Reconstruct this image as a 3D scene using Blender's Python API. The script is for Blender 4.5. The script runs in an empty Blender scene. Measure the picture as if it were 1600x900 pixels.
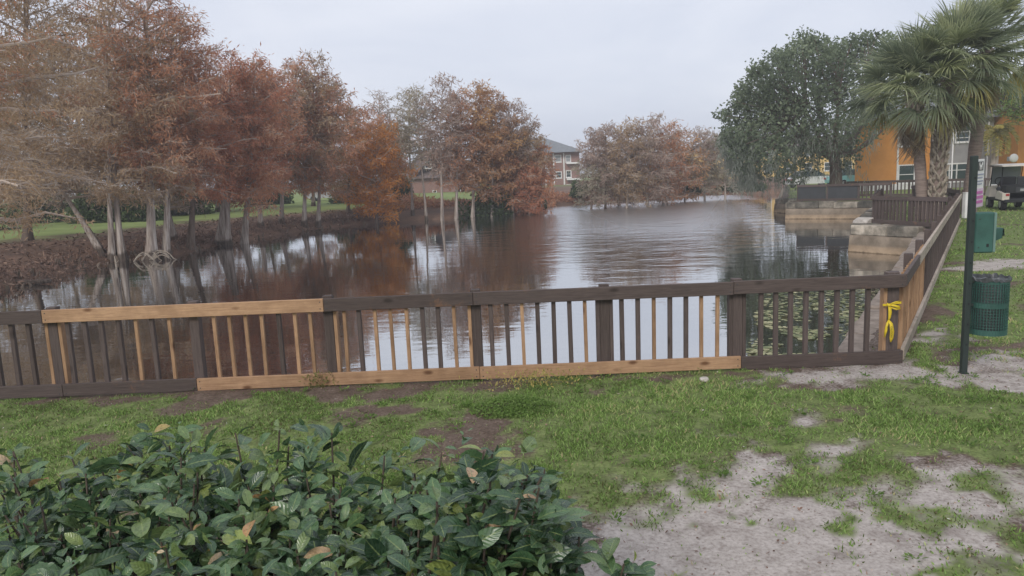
import bpy, bmesh, math, random
import numpy as np
from mathutils import Vector, Matrix

scene = bpy.context.scene
col = scene.collection
random.seed(7)

# ------------------------------------------------------------------ camera
CAM_H, PITCH, ROLL, FPX = 2.1, math.radians(8.6), math.radians(2.4), 1155.0
_Fv = np.array([0, math.cos(PITCH), -math.sin(PITCH)])
_U0 = np.array([0, math.sin(PITCH), math.cos(PITCH)])
_R0 = np.array([1.0, 0, 0])
_R = _R0 * math.cos(ROLL) - _U0 * math.sin(ROLL)
_U = _U0 * math.cos(ROLL) + _R0 * math.sin(ROLL)
_C = np.array([0, 0, CAM_H])
cam_data = bpy.data.cameras.new('camera')
cam_data.sensor_width = 36.0
cam_data.lens = 36.0 * FPX / 1600.0
cam_data.clip_start = 0.05
cam_data.clip_end = 4000
cam = bpy.data.objects.new('camera', cam_data)
col.objects.link(cam)
M = Matrix(((_R[0], _U[0], -_Fv[0], _C[0]), (_R[1], _U[1], -_Fv[1], _C[1]), (_R[2], _U[2], -_Fv[2], _C[2]), (0, 0, 0, 1)))
cam.matrix_world = M
scene.camera = cam

# survey helpers: turn a sighting in the photograph into a point of the place
def ray(x, y): return _Fv + _R * (x - 800) / FPX + _U * (450 - y) / FPX
def on_z(x, y, z=0.0):
    d = ray(x, y); return _C + d * (z - CAM_H) / d[2]
def at_y(x, y, Y):
    d = ray(x, y); return _C + d * Y / d[1]

# ------------------------------------------------------------------ sky, sun, exposure
SUN_EL, SUN_AZ = math.radians(33), math.radians(205)      # azimuth clockwise from +Y: behind the camera, a little left
world = bpy.data.worlds.new('World'); scene.world = world
world.use_nodes = True
wn = world.node_tree; wn.nodes.clear()
def wnode(t): return wn.nodes.new(t)
w_out = wnode('ShaderNodeOutputWorld'); w_mix = wnode('ShaderNodeMixShader')
w_sky = wnode('ShaderNodeTexSky'); w_sky.sky_type = 'NISHITA'; w_sky.sun_disc = False
w_sky.sun_elevation = SUN_EL; w_sky.sun_rotation = SUN_AZ; w_sky.air_density = 1.0; w_sky.dust_density = 2.0
w_bg1 = wnode('ShaderNodeBackground'); w_bg1.inputs[1].default_value = 0.1
w_bg2 = wnode('ShaderNodeBackground'); w_bg2.inputs[1].default_value = 1.0
w_tc = wnode('ShaderNodeTexCoord'); w_map = wnode('ShaderNodeMapping'); w_map.inputs['Scale'].default_value = (1.0, 1.0, 3.2)
w_n = wnode('ShaderNodeTexNoise'); w_n.inputs['Scale'].default_value = 2.2; w_n.inputs['Detail'].default_value = 5; w_n.inputs['Roughness'].default_value = 0.55
w_n.inputs['Distortion'].default_value = 0.4
w_r = wnode('ShaderNodeValToRGB')
w_r.color_ramp.elements[0].position = 0.32; w_r.color_ramp.elements[0].color = (0.555, 0.595, 0.70, 1)
w_r.color_ramp.elements[1].position = 0.70; w_r.color_ramp.elements[1].color = (0.70, 0.725, 0.80, 1)
wn.links.new(w_tc.outputs['Generated'], w_map.inputs['Vector']); wn.links.new(w_map.outputs[0], w_n.inputs['Vector'])
wn.links.new(w_n.outputs['Fac'], w_r.inputs[0]); wn.links.new(w_r.outputs[0], w_bg2.inputs[0])
wn.links.new(w_sky.outputs[0], w_bg1.inputs[0])
w_mix.inputs[0].default_value = 0.93
wn.links.new(w_bg1.outputs[0], w_mix.inputs[1]); wn.links.new(w_bg2.outputs[0], w_mix.inputs[2]); wn.links.new(w_mix.outputs[0], w_out.inputs[0])

sun_d = bpy.data.lights.new('sun', 'SUN'); sun_d.energy = 1.5; sun_d.angle = math.radians(20); sun_d.color = (1.0, 0.95, 0.88)
sun = bpy.data.objects.new('sun', sun_d); col.objects.link(sun)
to_sun = Vector((math.sin(SUN_AZ) * math.cos(SUN_EL), math.cos(SUN_AZ) * math.cos(SUN_EL), math.sin(SUN_EL)))
sun.rotation_euler = to_sun.to_track_quat('Z', 'Y').to_euler()
sun.location = (0, -20, 40)

scene.view_settings.view_transform = 'Standard'
scene.view_settings.look = 'None'
scene.view_settings.exposure = 0.32
scene.view_settings.gamma = 1.0
scene.view_settings.use_curve_mapping = False
scene.cycles.max_bounces = 6
scene.cycles.transparent_max_bounces = 8
scene.cycles.volume_bounces = 0

# ------------------------------------------------------------------ materials
def new_mat(name, rough=0.8, spec=0.3):
    m = bpy.data.materials.new(name); m.use_nodes = True
    nt = m.node_tree; b = nt.nodes['Principled BSDF']
    b.inputs['Roughness'].default_value = rough
    b.inputs['Specular IOR Level'].default_value = spec
    return m, nt, b
def nd(nt, t, **kw):
    n = nt.nodes.new(t)
    for k, v in kw.items():
        if k in n.inputs: n.inputs[k].default_value = v
        else: setattr(n, k, v)
    return n
def ramp(nt, stops, fac=None):
    r = nt.nodes.new('ShaderNodeValToRGB')
    el = r.color_ramp.elements
    while len(el) < len(stops): el.new(0.5)
    for e, (p, c) in zip(el, stops):
        e.position = p; e.color = (c[0], c[1], c[2], 1)
    if fac is not None: nt.links.new(fac, r.inputs[0])
    return r
def mixc(nt, a, b, fac, blend='MIX'):
    m = nt.nodes.new('ShaderNodeMix'); m.data_type = 'RGBA'; m.blend_type = blend
    for sock, v in ((m.inputs[6], a), (m.inputs[7], b), (m.inputs[0], fac)):
        if hasattr(v, 'links'): nt.links.new(v, sock)
        elif isinstance(v, (tuple, list)): sock.default_value = (v[0], v[1], v[2], 1)
        else: sock.default_value = v
    return m.outputs[2]
def obj_coords(nt, scale=(1, 1, 1), randomise=True):
    tc = nt.nodes.new('ShaderNodeTexCoord'); mp = nt.nodes.new('ShaderNodeMapping')
    mp.inputs['Scale'].default_value = scale
    if randomise:
        oi = nt.nodes.new('ShaderNodeObjectInfo'); mu = nd(nt, 'ShaderNodeMath', operation='MULTIPLY'); mu.inputs[1].default_value = 37.0
        ad = nd(nt, 'ShaderNodeVectorMath', operation='ADD')
        nt.links.new(oi.outputs['Random'], mu.inputs[0]); nt.links.new(tc.outputs['Object'], ad.inputs[0]); nt.links.new(mu.outputs[0], ad.inputs[1])
        nt.links.new(ad.outputs[0], mp.inputs[0])
    else: nt.links.new(tc.outputs['Object'], mp.inputs[0])
    return mp.outputs[0]
def bump(nt, b, h, strength=0.3, dist=0.01):
    bp = nd(nt, 'ShaderNodeBump', Strength=strength, Distance=dist)
    nt.links.new(h, bp.inputs['Height']); nt.links.new(bp.outputs[0], b.inputs['Normal'])

def wood_mat(name, ca, cb, knot, axis, worn=None, rough=0.75):
    m, nt, b = new_mat(name, rough, 0.25)
    s = [16, 16, 16]; s[axis] = 0.7
    v = obj_coords(nt, tuple(s))
    n = nd(nt, 'ShaderNodeTexNoise', Scale=5.0, Detail=6.0, Roughness=0.65, Distortion=1.2); nt.links.new(v, n.inputs['Vector'])
    c = ramp(nt, [(0.3, ca), (0.7, cb)], n.outputs['Fac']).outputs[0]
    s2 = [5.5, 5.5, 5.5]; s2[axis] = 2.4
    v2 = obj_coords(nt, tuple(s2))
    vo = nd(nt, 'ShaderNodeTexVoronoi', Scale=1.0); nt.links.new(v2, vo.inputs['Vector'])
    kf = ramp(nt, [(0.06, (1, 1, 1)), (0.16, (0, 0, 0))], vo.outputs['Distance']).outputs[0]
    c = mixc(nt, c, knot, kf)
    v3 = obj_coords(nt, (1.7, 1.7, 1.7))
    n3 = nd(nt, 'ShaderNodeTexNoise', Scale=1.6, Detail=7.0, Roughness=0.7); nt.links.new(v3, n3.inputs['Vector'])
    if worn:
        wf = ramp(nt, [(0.60, (0, 0, 0)), (0.70, (0.75, 0.75, 0.75))], n3.outputs['Fac']).outputs[0]
        c = mixc(nt, c, worn, wf)
    else:
        df = ramp(nt, [(0.35, (0.72, 0.70, 0.68)), (0.65, (1.05, 1.05, 1.05))], n3.outputs['Fac']).outputs[0]
        c = mixc(nt, c, df, 1.0, 'MULTIPLY')
    oi = nt.nodes.new('ShaderNodeObjectInfo')
    vr = ramp(nt, [(0, (0.78, 0.77, 0.76)), (1, (1.12, 1.12, 1.14))], oi.outputs['Random']).outputs[0]
    c = mixc(nt, c, vr, 1.0, 'MULTIPLY')
    nt.links.new(c, b.inputs['Base Color'])
    bump(nt, b, n.outputs['Fac'], 0.5, 0.004)
    return m
TAN = ((0.31, 0.18, 0.10), (0.53, 0.34, 0.20), (0.16, 0.08, 0.04))
BRN = ((0.066, 0.05, 0.045), (0.135, 0.104, 0.092), (0.05, 0.037, 0.032))
wood_tan_x = wood_mat('new_pine_rail', *TAN, 0); wood_tan_z = wood_mat('new_pine_upright', *TAN, 2)
wood_brn_x = wood_mat('brown_stained_rail', *BRN, 0, worn=(0.26, 0.14, 0.08)); wood_brn_z = wood_mat('brown_stained_upright', *BRN, 2, worn=(0.15, 0.105, 0.085))
wood_gry_x = wood_mat('weathered_rail', (0.36, 0.30, 0.24), (0.50, 0.43, 0.35), (0.2, 0.16, 0.12), 0)

def noise_mat(name, stops, scale=(1, 1, 1), nscale=4.0, rough=0.85, detail=6, bumps=0.3, bdist=0.01, spec=0.25, rand=True, dist=0.0):
    m, nt, b = new_mat(name, rough, spec)
    v = obj_coords(nt, scale, rand)
    n = nd(nt, 'ShaderNodeTexNoise', Scale=nscale, Detail=float(detail), Roughness=0.62, Distortion=dist); nt.links.new(v, n.inputs['Vector'])
    r = ramp(nt, stops, n.outputs['Fac'])
    nt.links.new(r.outputs[0], b.inputs['Base Color'])
    if bumps: bump(nt, b, n.outputs['Fac'], bumps, bdist)
    return m
bark_pale = noise_mat('pale_cypress_bark', [(0.3, (0.12, 0.09, 0.075)), (0.5, (0.33, 0.275, 0.235)), (0.68, (0.54, 0.485, 0.435))], (7, 7, 0.35), 2.0, bumps=0.7, bdist=0.03)
def wet_foot(m):
    nt = m.node_tree; b = nt.nodes['Principled BSDF']; src = b.inputs['Base Color'].links[0].from_socket
    tc = nt.nodes.new('ShaderNodeTexCoord'); sp = nt.nodes.new('ShaderNodeSeparateXYZ'); nt.links.new(tc.outputs['Object'], sp.inputs[0])
    n = nd(nt, 'ShaderNodeTexNoise', Scale=2.5, Detail=4.0); nt.links.new(tc.outputs['Object'], n.inputs['Vector'])
    ad = nd(nt, 'ShaderNodeMath', operation='MULTIPLY_ADD'); nt.links.new(n.outputs['Fac'], ad.inputs[0]); ad.inputs[1].default_value = -0.5; nt.links.new(sp.outputs[2], ad.inputs[2])
    f = ramp(nt, [(0.08, (0.30, 0.27, 0.25)), (0.22, (1, 1, 1))], ad.outputs[0]).outputs[0]
    nt.links.new(mixc(nt, src, f, 1.0, 'MULTIPLY'), b.inputs['Base Color'])
wet_foot(bark_pale)
bark_dark = noise_mat('brown_bark', [(0.3, (0.09, 0.065, 0.052)), (0.7, (0.20, 0.155, 0.125))], (5, 5, 0.6), 2.0, bumps=0.7, bdist=0.03)
bark_palm = noise_mat('palm_bark', [(0.3, (0.17, 0.125, 0.105)), (0.7, (0.32, 0.25, 0.215))], (1.2, 1.2, 9), 2.0, bumps=0.6, bdist=0.02)
boot_mat = noise_mat('palm_boot', [(0.3, (0.20, 0.16, 0.12)), (0.7, (0.46, 0.40, 0.33))], (1, 1, 1), 6.0)
stem_mat = noise_mat('shrub_stem', [(0.3, (0.05, 0.04, 0.03)), (0.7, (0.13, 0.10, 0.075))], (1, 1, 1), 14.0)

def leaf_mat(name, stops, rough=0.65, spec=0.12, trans=0.5, attr='tint'):
    m, nt, b = new_mat(name, rough, spec)
    a = nd(nt, 'ShaderNodeAttribute', attribute_name=attr)
    r = ramp(nt, stops, a.outputs['Fac'])
    cc = r.outputs[0]
    if 'frond' in name:
        oi = nt.nodes.new('ShaderNodeObjectInfo'); cc = mixc(nt, cc, ramp(nt, [(0, (0.55, 0.58, 0.58)), (0.5, (0.95, 0.95, 0.9)), (1, (1.5, 1.42, 1.15))], oi.outputs['Random']).outputs[0], 1.0, 'MULTIPLY')
    nt.links.new(cc, b.inputs['Base Color'])
    if trans > 0:
        t = nt.nodes.new('ShaderNodeBsdfTranslucent'); mx = nd(nt, 'ShaderNodeMixShader'); mx.inputs[0].default_value = trans
        nt.links.new(cc, t.inputs['Color'])
        nt.links.new(b.outputs[0], mx.inputs[1]); nt.links.new(t.outputs[0], mx.inputs[2])
        nt.links.new(mx.outputs[0], nt.nodes['Material Output'].inputs['Surface'])
    return m
FOL = {
 'rust':   leaf_mat('rust_needles', [(0.0, (0.26, 0.135, 0.09)), (0.45, (0.50, 0.25, 0.145)), (0.8, (0.64, 0.35, 0.21)), (1.0, (0.72, 0.50, 0.35))]),
 'red':    leaf_mat('red_brown_needles', [(0.0, (0.29, 0.12, 0.075)), (0.5, (0.54, 0.23, 0.135)), (1.0, (0.68, 0.39, 0.25))]),
 'brown':  leaf_mat('olive_brown_needles', [(0.0, (0.23, 0.155, 0.09)), (0.5, (0.42, 0.29, 0.175)), (1.0, (0.56, 0.43, 0.29))]),
 'tan':    leaf_mat('tan_twigs', [(0.0, (0.24, 0.18, 0.135)), (0.5, (0.40, 0.32, 0.245)), (1.0, (0.56, 0.48, 0.40))]),
 'orange': leaf_mat('orange_leaves', [(0.0, (0.30, 0.15, 0.05)), (0.4, (0.56, 0.235, 0.06)), (0.75, (0.70, 0.33, 0.075)), (1.0, (0.74, 0.45, 0.15))]),
 'amber':  leaf_mat('amber_brown_leaves', [(0.0, (0.25, 0.14, 0.085)), (0.5, (0.48, 0.27, 0.145)), (0.85, (0.58, 0.36, 0.18)), (1.0, (0.68, 0.42, 0.16))]),
 'pale':   leaf_mat('pale_olive_leaves', [(0.0, (0.25, 0.22, 0.15)), (0.5, (0.42, 0.375, 0.27)), (1.0, (0.54, 0.50, 0.40))]),
 'pink':   leaf_mat('dusty_pink_twigs', [(0.0, (0.27, 0.195, 0.16)), (0.5, (0.44, 0.325, 0.27)), (1.0, (0.57, 0.455, 0.39))]),
 'green':  leaf_mat('dark_hedge_leaves', [(0.0, (0.035, 0.052, 0.024)), (0.5, (0.085, 0.125, 0.05)), (1.0, (0.19, 0.24, 0.10))]),
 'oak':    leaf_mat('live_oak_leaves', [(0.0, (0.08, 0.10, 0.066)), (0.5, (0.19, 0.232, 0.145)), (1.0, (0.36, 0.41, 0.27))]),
 'moss':   leaf_mat('spanish_moss', [(0.0, (0.20, 0.22, 0.18)), (1.0, (0.36, 0.38, 0.32))]),
 'fresh':  leaf_mat('fresh_green_leaves', [(0.0, (0.08, 0.145, 0.035)), (0.5, (0.17, 0.27, 0.065)), (1.0, (0.29, 0.39, 0.13))]),
 'litter': leaf_mat('fallen_leaves', [(0.0, (0.08, 0.054, 0.042)), (0.5, (0.22, 0.135, 0.10)), (0.85, (0.37, 0.26, 0.19)), (0.97, (0.55, 0.45, 0.38)), (1.0, (0.72, 0.67, 0.62))], trans=0),
 'grass':  leaf_mat('grass_blades', [(0.0, (0.12, 0.11, 0.05)), (0.2, (0.11, 0.16, 0.045)), (0.5, (0.195, 0.31, 0.078)), (0.8, (0.315, 0.455, 0.14)), (0.93, (0.46, 0.53, 0.21)), (1.0, (0.48, 0.42, 0.22))], trans=0.35),
 'lily':   leaf_mat('lily_pads', [(0.0, (0.08, 0.11, 0.045)), (0.5, (0.22, 0.24, 0.11)), (1.0, (0.50, 0.46, 0.27))], rough=0.4, trans=0.1),
 'frond':  leaf_mat('palm_frond_green', [(0.0, (0.115, 0.15, 0.09)), (0.5, (0.24, 0.285, 0.17)), (1.0, (0.45, 0.48, 0.32))], rough=0.45, spec=0.4),
 'frondy': leaf_mat('palm_frond_yellowing', [(0.0, (0.20, 0.21, 0.075)), (0.5, (0.36, 0.34, 0.13)), (1.0, (0.56, 0.45, 0.18))], rough=0.5),
 'frondd': leaf_mat('palm_frond_dead', [(0.0, (0.18, 0.135, 0.10)), (0.5, (0.34, 0.265, 0.20)), (1.0, (0.48, 0.39, 0.30))]),
 'twig':   leaf_mat('bare_twigs', [(0.0, (0.22, 0.165, 0.135)), (0.5, (0.38, 0.305, 0.25)), (1.0, (0.56, 0.49, 0.42))], trans=0),
 'twigd':  leaf_mat('dark_twigs', [(0.0, (0.08, 0.06, 0.045)), (1.0, (0.20, 0.155, 0.12))], trans=0),
}
shrub_leaf = leaf_mat('shrub_leaf', [(0.0, (0.024, 0.058, 0.03)), (0.35, (0.058, 0.122, 0.056)), (0.7, (0.115, 0.205, 0.088)), (0.86, (0.15, 0.22, 0.075)), (0.92, (0.27, 0.33, 0.085)), (0.955, (0.46, 0.24, 0.10)), (1.0, (0.58, 0.45, 0.30))], rough=0.33, spec=0.7, trans=0.2)
def vein_leaf(m):
    nt = m.node_tree; b = nt.nodes['Principled BSDF']; src = b.inputs['Base Color'].links[0].from_socket
    at = nd(nt, 'ShaderNodeAttribute', attribute_name='vein'); sp = nt.nodes.new('ShaderNodeSeparateXYZ'); nt.links.new(at.outputs['Vector'], sp.inputs[0])
    rib = ramp(nt, [(0.0, (1, 1, 1)), (0.10, (0, 0, 0))], sp.outputs[0]).outputs[0]
    k = nd(nt, 'ShaderNodeMath', operation='MULTIPLY_ADD'); nt.links.new(sp.outputs[0], k.inputs[0]); k.inputs[1].default_value = -0.22; nt.links.new(sp.outputs[1], k.inputs[2])
    w = nd(nt, 'ShaderNodeMath', operation='MULTIPLY'); nt.links.new(k.outputs[0], w.inputs[0]); w.inputs[1].default_value = 48.0
    sn = nd(nt, 'ShaderNodeMath', operation='SINE'); nt.links.new(w.outputs[0], sn.inputs[0])
    sv = ramp(nt, [(0.80, (0, 0, 0)), (0.98, (0.16, 0.16, 0.16))], sn.outputs[0]).outputs[0]
    c = mixc(nt, src, (0.20, 0.27, 0.11), sv); c = mixc(nt, c, (0.26, 0.33, 0.13), rib)
    tc = nt.nodes.new('ShaderNodeNewGeometry')
    n = nd(nt, 'ShaderNodeTexNoise', Scale=55.0, Detail=5.0, Roughness=0.7); nt.links.new(tc.outputs['Position'], n.inputs['Vector'])
    c = mixc(nt, c, ramp(nt, [(0.3, (0.62, 0.62, 0.62)), (0.65, (1.22, 1.2, 1.1))], n.outputs['Fac']).outputs[0], 1.0, 'MULTIPLY')
    c = mixc(nt, c, (0.16, 0.09, 0.045), ramp(nt, [(0.66, (0, 0, 0)), (0.72, (0.85, 0.85, 0.85))], n.outputs['Fac']).outputs[0])
    nt.links.new(c, b.inputs['Base Color'])
    for l in list(nt.links):
        if l.to_node.type == 'BSDF_TRANSLUCENT': nt.links.new(c, l.to_socket)
    rr = ramp(nt, [(0.35, (0.20, 0.20, 0.20)), (0.7, (0.46, 0.46, 0.46))], n.outputs['Fac']); nt.links.new(rr.outputs[0], b.inputs['Roughness'])
    bump(nt, b, sn.outputs[0], 0.25, 0.002)
vein_leaf(shrub_leaf)

def flat(name, c, rough=0.6, spec=0.3, metal=0.0, var=0.08):
    m, nt, b = new_mat(name, rough, spec)
    b.inputs['Metallic'].default_value = metal
    v = obj_coords(nt)
    n = nd(nt, 'ShaderNodeTexNoise', Scale=3.5, Detail=6.0, Roughness=0.65); nt.links.new(v, n.inputs['Vector'])
    r = ramp(nt, [(0.3, tuple(x * (1 - var * 2) for x in c)), (0.7, tuple(min(1, x * (1 + var)) for x in c))], n.outputs['Fac'])
    nt.links.new(r.outputs[0], b.inputs['Base Color'])
    return m
m_black = flat('black_plastic', (0.022, 0.023, 0.025), 0.5)
m_dark = flat('dark_panel', (0.055, 0.058, 0.062), 0.7)
m_white = flat('white_paint', (0.74, 0.73, 0.71), 0.5)
m_cream = flat('cream_plastic', (0.66, 0.60, 0.52), 0.45)
m_green = flat('green_powdercoat', (0.040, 0.11, 0.09), 0.5, 0.4, var=0.22)
m_greenl = flat('pale_green_edge', (0.16, 0.25, 0.22), 0.5)
m_post = flat('dark_green_post', (0.030, 0.042, 0.038), 0.5, 0.4)
m_yellow = flat('yellow_tape', (0.72, 0.53, 0.03), 0.4, 0.4)
m_ink = flat('black_print', (0.02, 0.02, 0.02), 0.6)
m_pink = flat('magenta_print', (0.50, 0.13, 0.38), 0.5)
m_mauve = flat('pale_mauve_print', (0.66, 0.50, 0.62), 0.5)
m_blueg = flat('grey_blue_print', (0.30, 0.32, 0.42), 0.5)
m_orange = noise_mat('orange_stucco', [(0.3, (0.57, 0.25, 0.065)), (0.7, (0.66, 0.30, 0.085))], nscale=1.5, bumps=0.15)
m_grey = noise_mat('grey_stucco', [(0.3, (0.26, 0.25, 0.25)), (0.7, (0.33, 0.32, 0.32))], nscale=1.5, bumps=0.15)
m_yellowb = noise_mat('yellow_stucco', [(0.3, (0.62, 0.42, 0.15)), (0.7, (0.72, 0.50, 0.20))], nscale=0.6, bumps=0.0)
m_roof = noise_mat('grey_shingle', [(0.3, (0.15, 0.16, 0.17)), (0.7, (0.24, 0.25, 0.26))], nscale=3.0)
m_roofb = noise_mat('brown_shingle', [(0.3, (0.10, 0.075, 0.065)), (0.7, (0.17, 0.13, 0.115))], nscale=3.0)
m_metal = flat('galvanised_metal', (0.42, 0.42, 0.42), 0.4, 0.5, 0.6)
m_rubber = flat('tyre_rubber', (0.02, 0.02, 0.021), 0.85)
m_liner = flat('bin_liner', (0.07, 0.075, 0.08), 0.35, 0.5, var=0.3)
m_stone = noise_mat('pale_stone', [(0.3, (0.40, 0.36, 0.32)), (0.7, (0.62, 0.58, 0.53))], nscale=6.0)
def glass_mat(name, c):
    m, nt, b = new_mat(name, 0.06, 0.7); b.inputs['Base Color'].default_value = (*c, 1); return m
m_glass = glass_mat('window_glass', (0.035, 0.055, 0.055)); m_glassl = glass_mat('blind_behind_glass', (0.30, 0.32, 0.33))
def paint(name, c):
    m, nt, b = new_mat(name, 0.3, 0.5); b.inputs['Base Color'].default_value = (*c, 1); b.inputs['Coat Weight'].default_value = 0.4; return m
p_dark, p_white, p_teal, p_red, p_silver = paint('paint_dark', (0.03, 0.032, 0.04)), paint('paint_white', (0.72, 0.72, 0.72)), paint('paint_teal', (0.20, 0.42, 0.42)), paint('paint_red', (0.25, 0.04, 0.04)), paint('paint_silver', (0.42, 0.43, 0.45))
m_lamp_r = flat('red_lens', (0.35, 0.03, 0.03), 0.3)

def brick_mat():
    m, nt, b = new_mat('red_brown_brick', 0.9, 0.2)
    v = obj_coords(nt, (1, 1, 1), False)
    sw = nt.nodes.new('ShaderNodeSeparateXYZ'); cb = nt.nodes.new('ShaderNodeCombineXYZ'); nt.links.new(v, sw.inputs[0])
    nt.links.new(sw.outputs[0], cb.inputs[0]); nt.links.new(sw.outputs[2], cb.inputs[1])
    br = nd(nt, 'ShaderNodeTexBrick', Scale=2.2); br.inputs['Color1'].default_value = (0.27, 0.135, 0.105, 1); br.inputs['Color2'].default_value = (0.20, 0.10, 0.082, 1); br.inputs['Mortar'].default_value = (0.36, 0.30, 0.27, 1)
    nt.links.new(cb.outputs[0], br.inputs['Vector']); nt.links.new(br.outputs['Color'], b.inputs['Base Color'])
    return m
m_brick = brick_mat()

def concrete_mat(name, cap=False):
    m, nt, b = new_mat(name, 0.9, 0.2)
    v = obj_coords(nt, (1, 1, 1), cap)
    n = nd(nt, 'ShaderNodeTexNoise', Scale=2.0, Detail=8.0, Roughness=0.7); nt.links.new(v, n.inputs['Vector'])
    n2 = nd(nt, 'ShaderNodeTexNoise', Scale=11.0, Detail=6.0, Roughness=0.7); nt.links.new(v, n2.inputs['Vector'])
    if cap:
        c = ramp(nt, [(0.32, (0.07, 0.068, 0.06)), (0.5, (0.22, 0.20, 0.17)), (0.66, (0.42, 0.38, 0.33))], n.outputs['Fac']).outputs[0]
        oi = nt.nodes.new('ShaderNodeObjectInfo')
        c = mixc(nt, c, ramp(nt, [(0, (0.42, 0.43, 0.42)), (0.45, (0.8, 0.78, 0.74)), (1, (1.35, 1.3, 1.22))], oi.outputs['Random']).outputs[0], 1.0, 'MULTIPLY')
    else:
        c = ramp(nt, [(0.3, (0.17, 0.14, 0.11)), (0.7, (0.36, 0.30, 0.24))], n.outputs['Fac']).outputs[0]
        sp = nt.nodes.new('ShaderNodeSeparateXYZ'); nt.links.new(v, sp.inputs[0])
        z = nd(nt, 'ShaderNodeMath', operation='MULTIPLY_ADD'); nt.links.new(n.outputs['Fac'], z.inputs[0]); z.inputs[1].default_value = 0.12; nt.links.new(sp.outputs[2], z.inputs[2])
        mr = nd(nt, 'ShaderNodeMapRange'); mr.inputs['From Min'].default_value = -0.92; mr.inputs['From Max'].default_value = -0.1; nt.links.new(z.outputs[0], mr.inputs['Value'])
        tide = ramp(nt, [(0.0, (0.32, 0.27, 0.22)), (0.10, (0.45, 0.38, 0.3)), (0.16, (1.25, 1.12, 0.95)), (0.34, (1.05, 0.95, 0.82)), (0.42, (0.72, 0.70, 0.66)), (0.75, (0.95, 0.93, 0.9)), (1.0, (0.62, 0.62, 0.6))], mr.outputs[0]).outputs[0]
        c = mixc(nt, c, tide, 1.0, 'MULTIPLY')
    nt.links.new(c, b.inputs['Base Color'])
    bump(nt, b, n2.outputs['Fac'], 0.5, 0.015)
    return m
m_conc, m_cap = concrete_mat('stained_concrete'), concrete_mat('concrete_cap', True)
m_conc2 = noise_mat('muddy_concrete', [(0.3, (0.17, 0.135, 0.11)), (0.7, (0.36, 0.30, 0.25))], nscale=5.0, detail=8)

# ------------------------------------------------------------------ object helpers
def link(o, parent=None):
    col.objects.link(o)
    if parent is not None: o.parent = parent
    return o
def tag(o, label, cat, group=None, kind=None):
    o['label'] = label; o['category'] = cat
    if group: o['group'] = group
    if kind: o['kind'] = kind
    return o
def thing(name, label, cat, loc=(0, 0, 0), rz=0.0, group=None):
    o = bpy.data.objects.new(name, None); o.empty_display_size = 0.2
    link(o); o.location = loc; o.rotation_euler = (0, 0, rz)
    return tag(o, label, cat, group)
def np_mesh(name, V, F, m, tint=None, smooth=False):
    V = np.ascontiguousarray(V, dtype=np.float32); F = np.ascontiguousarray(F, dtype=np.int32)
    me = bpy.data.meshes.new(name); k = F.shape[1]
    me.vertices.add(len(V)); me.vertices.foreach_set('co', V.ravel())
    me.loops.add(F.size); me.loops.foreach_set('vertex_index', F.ravel())
    me.polygons.add(len(F)); me.polygons.foreach_set('loop_start', np.arange(0, F.size, k, dtype=np.int32))
    me.polygons.foreach_set('use_smooth', np.full(len(F), smooth, dtype=bool))
    if tint is not None:
        a = me.attributes.new('tint', 'FLOAT', 'POINT'); a.data.foreach_set('value', np.ascontiguousarray(tint, dtype=np.float32))
    me.update(calc_edges=True); me.validate()
    if m is not None: me.materials.append(m)
    return me
def mobj(name, me, parent=None, loc=(0, 0, 0), rot=(0, 0, 0), kind=None):
    o = bpy.data.objects.new(name, me); link(o, parent); o.location = loc; o.rotation_euler = rot
    if kind: o['kind'] = kind
    return o
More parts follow.
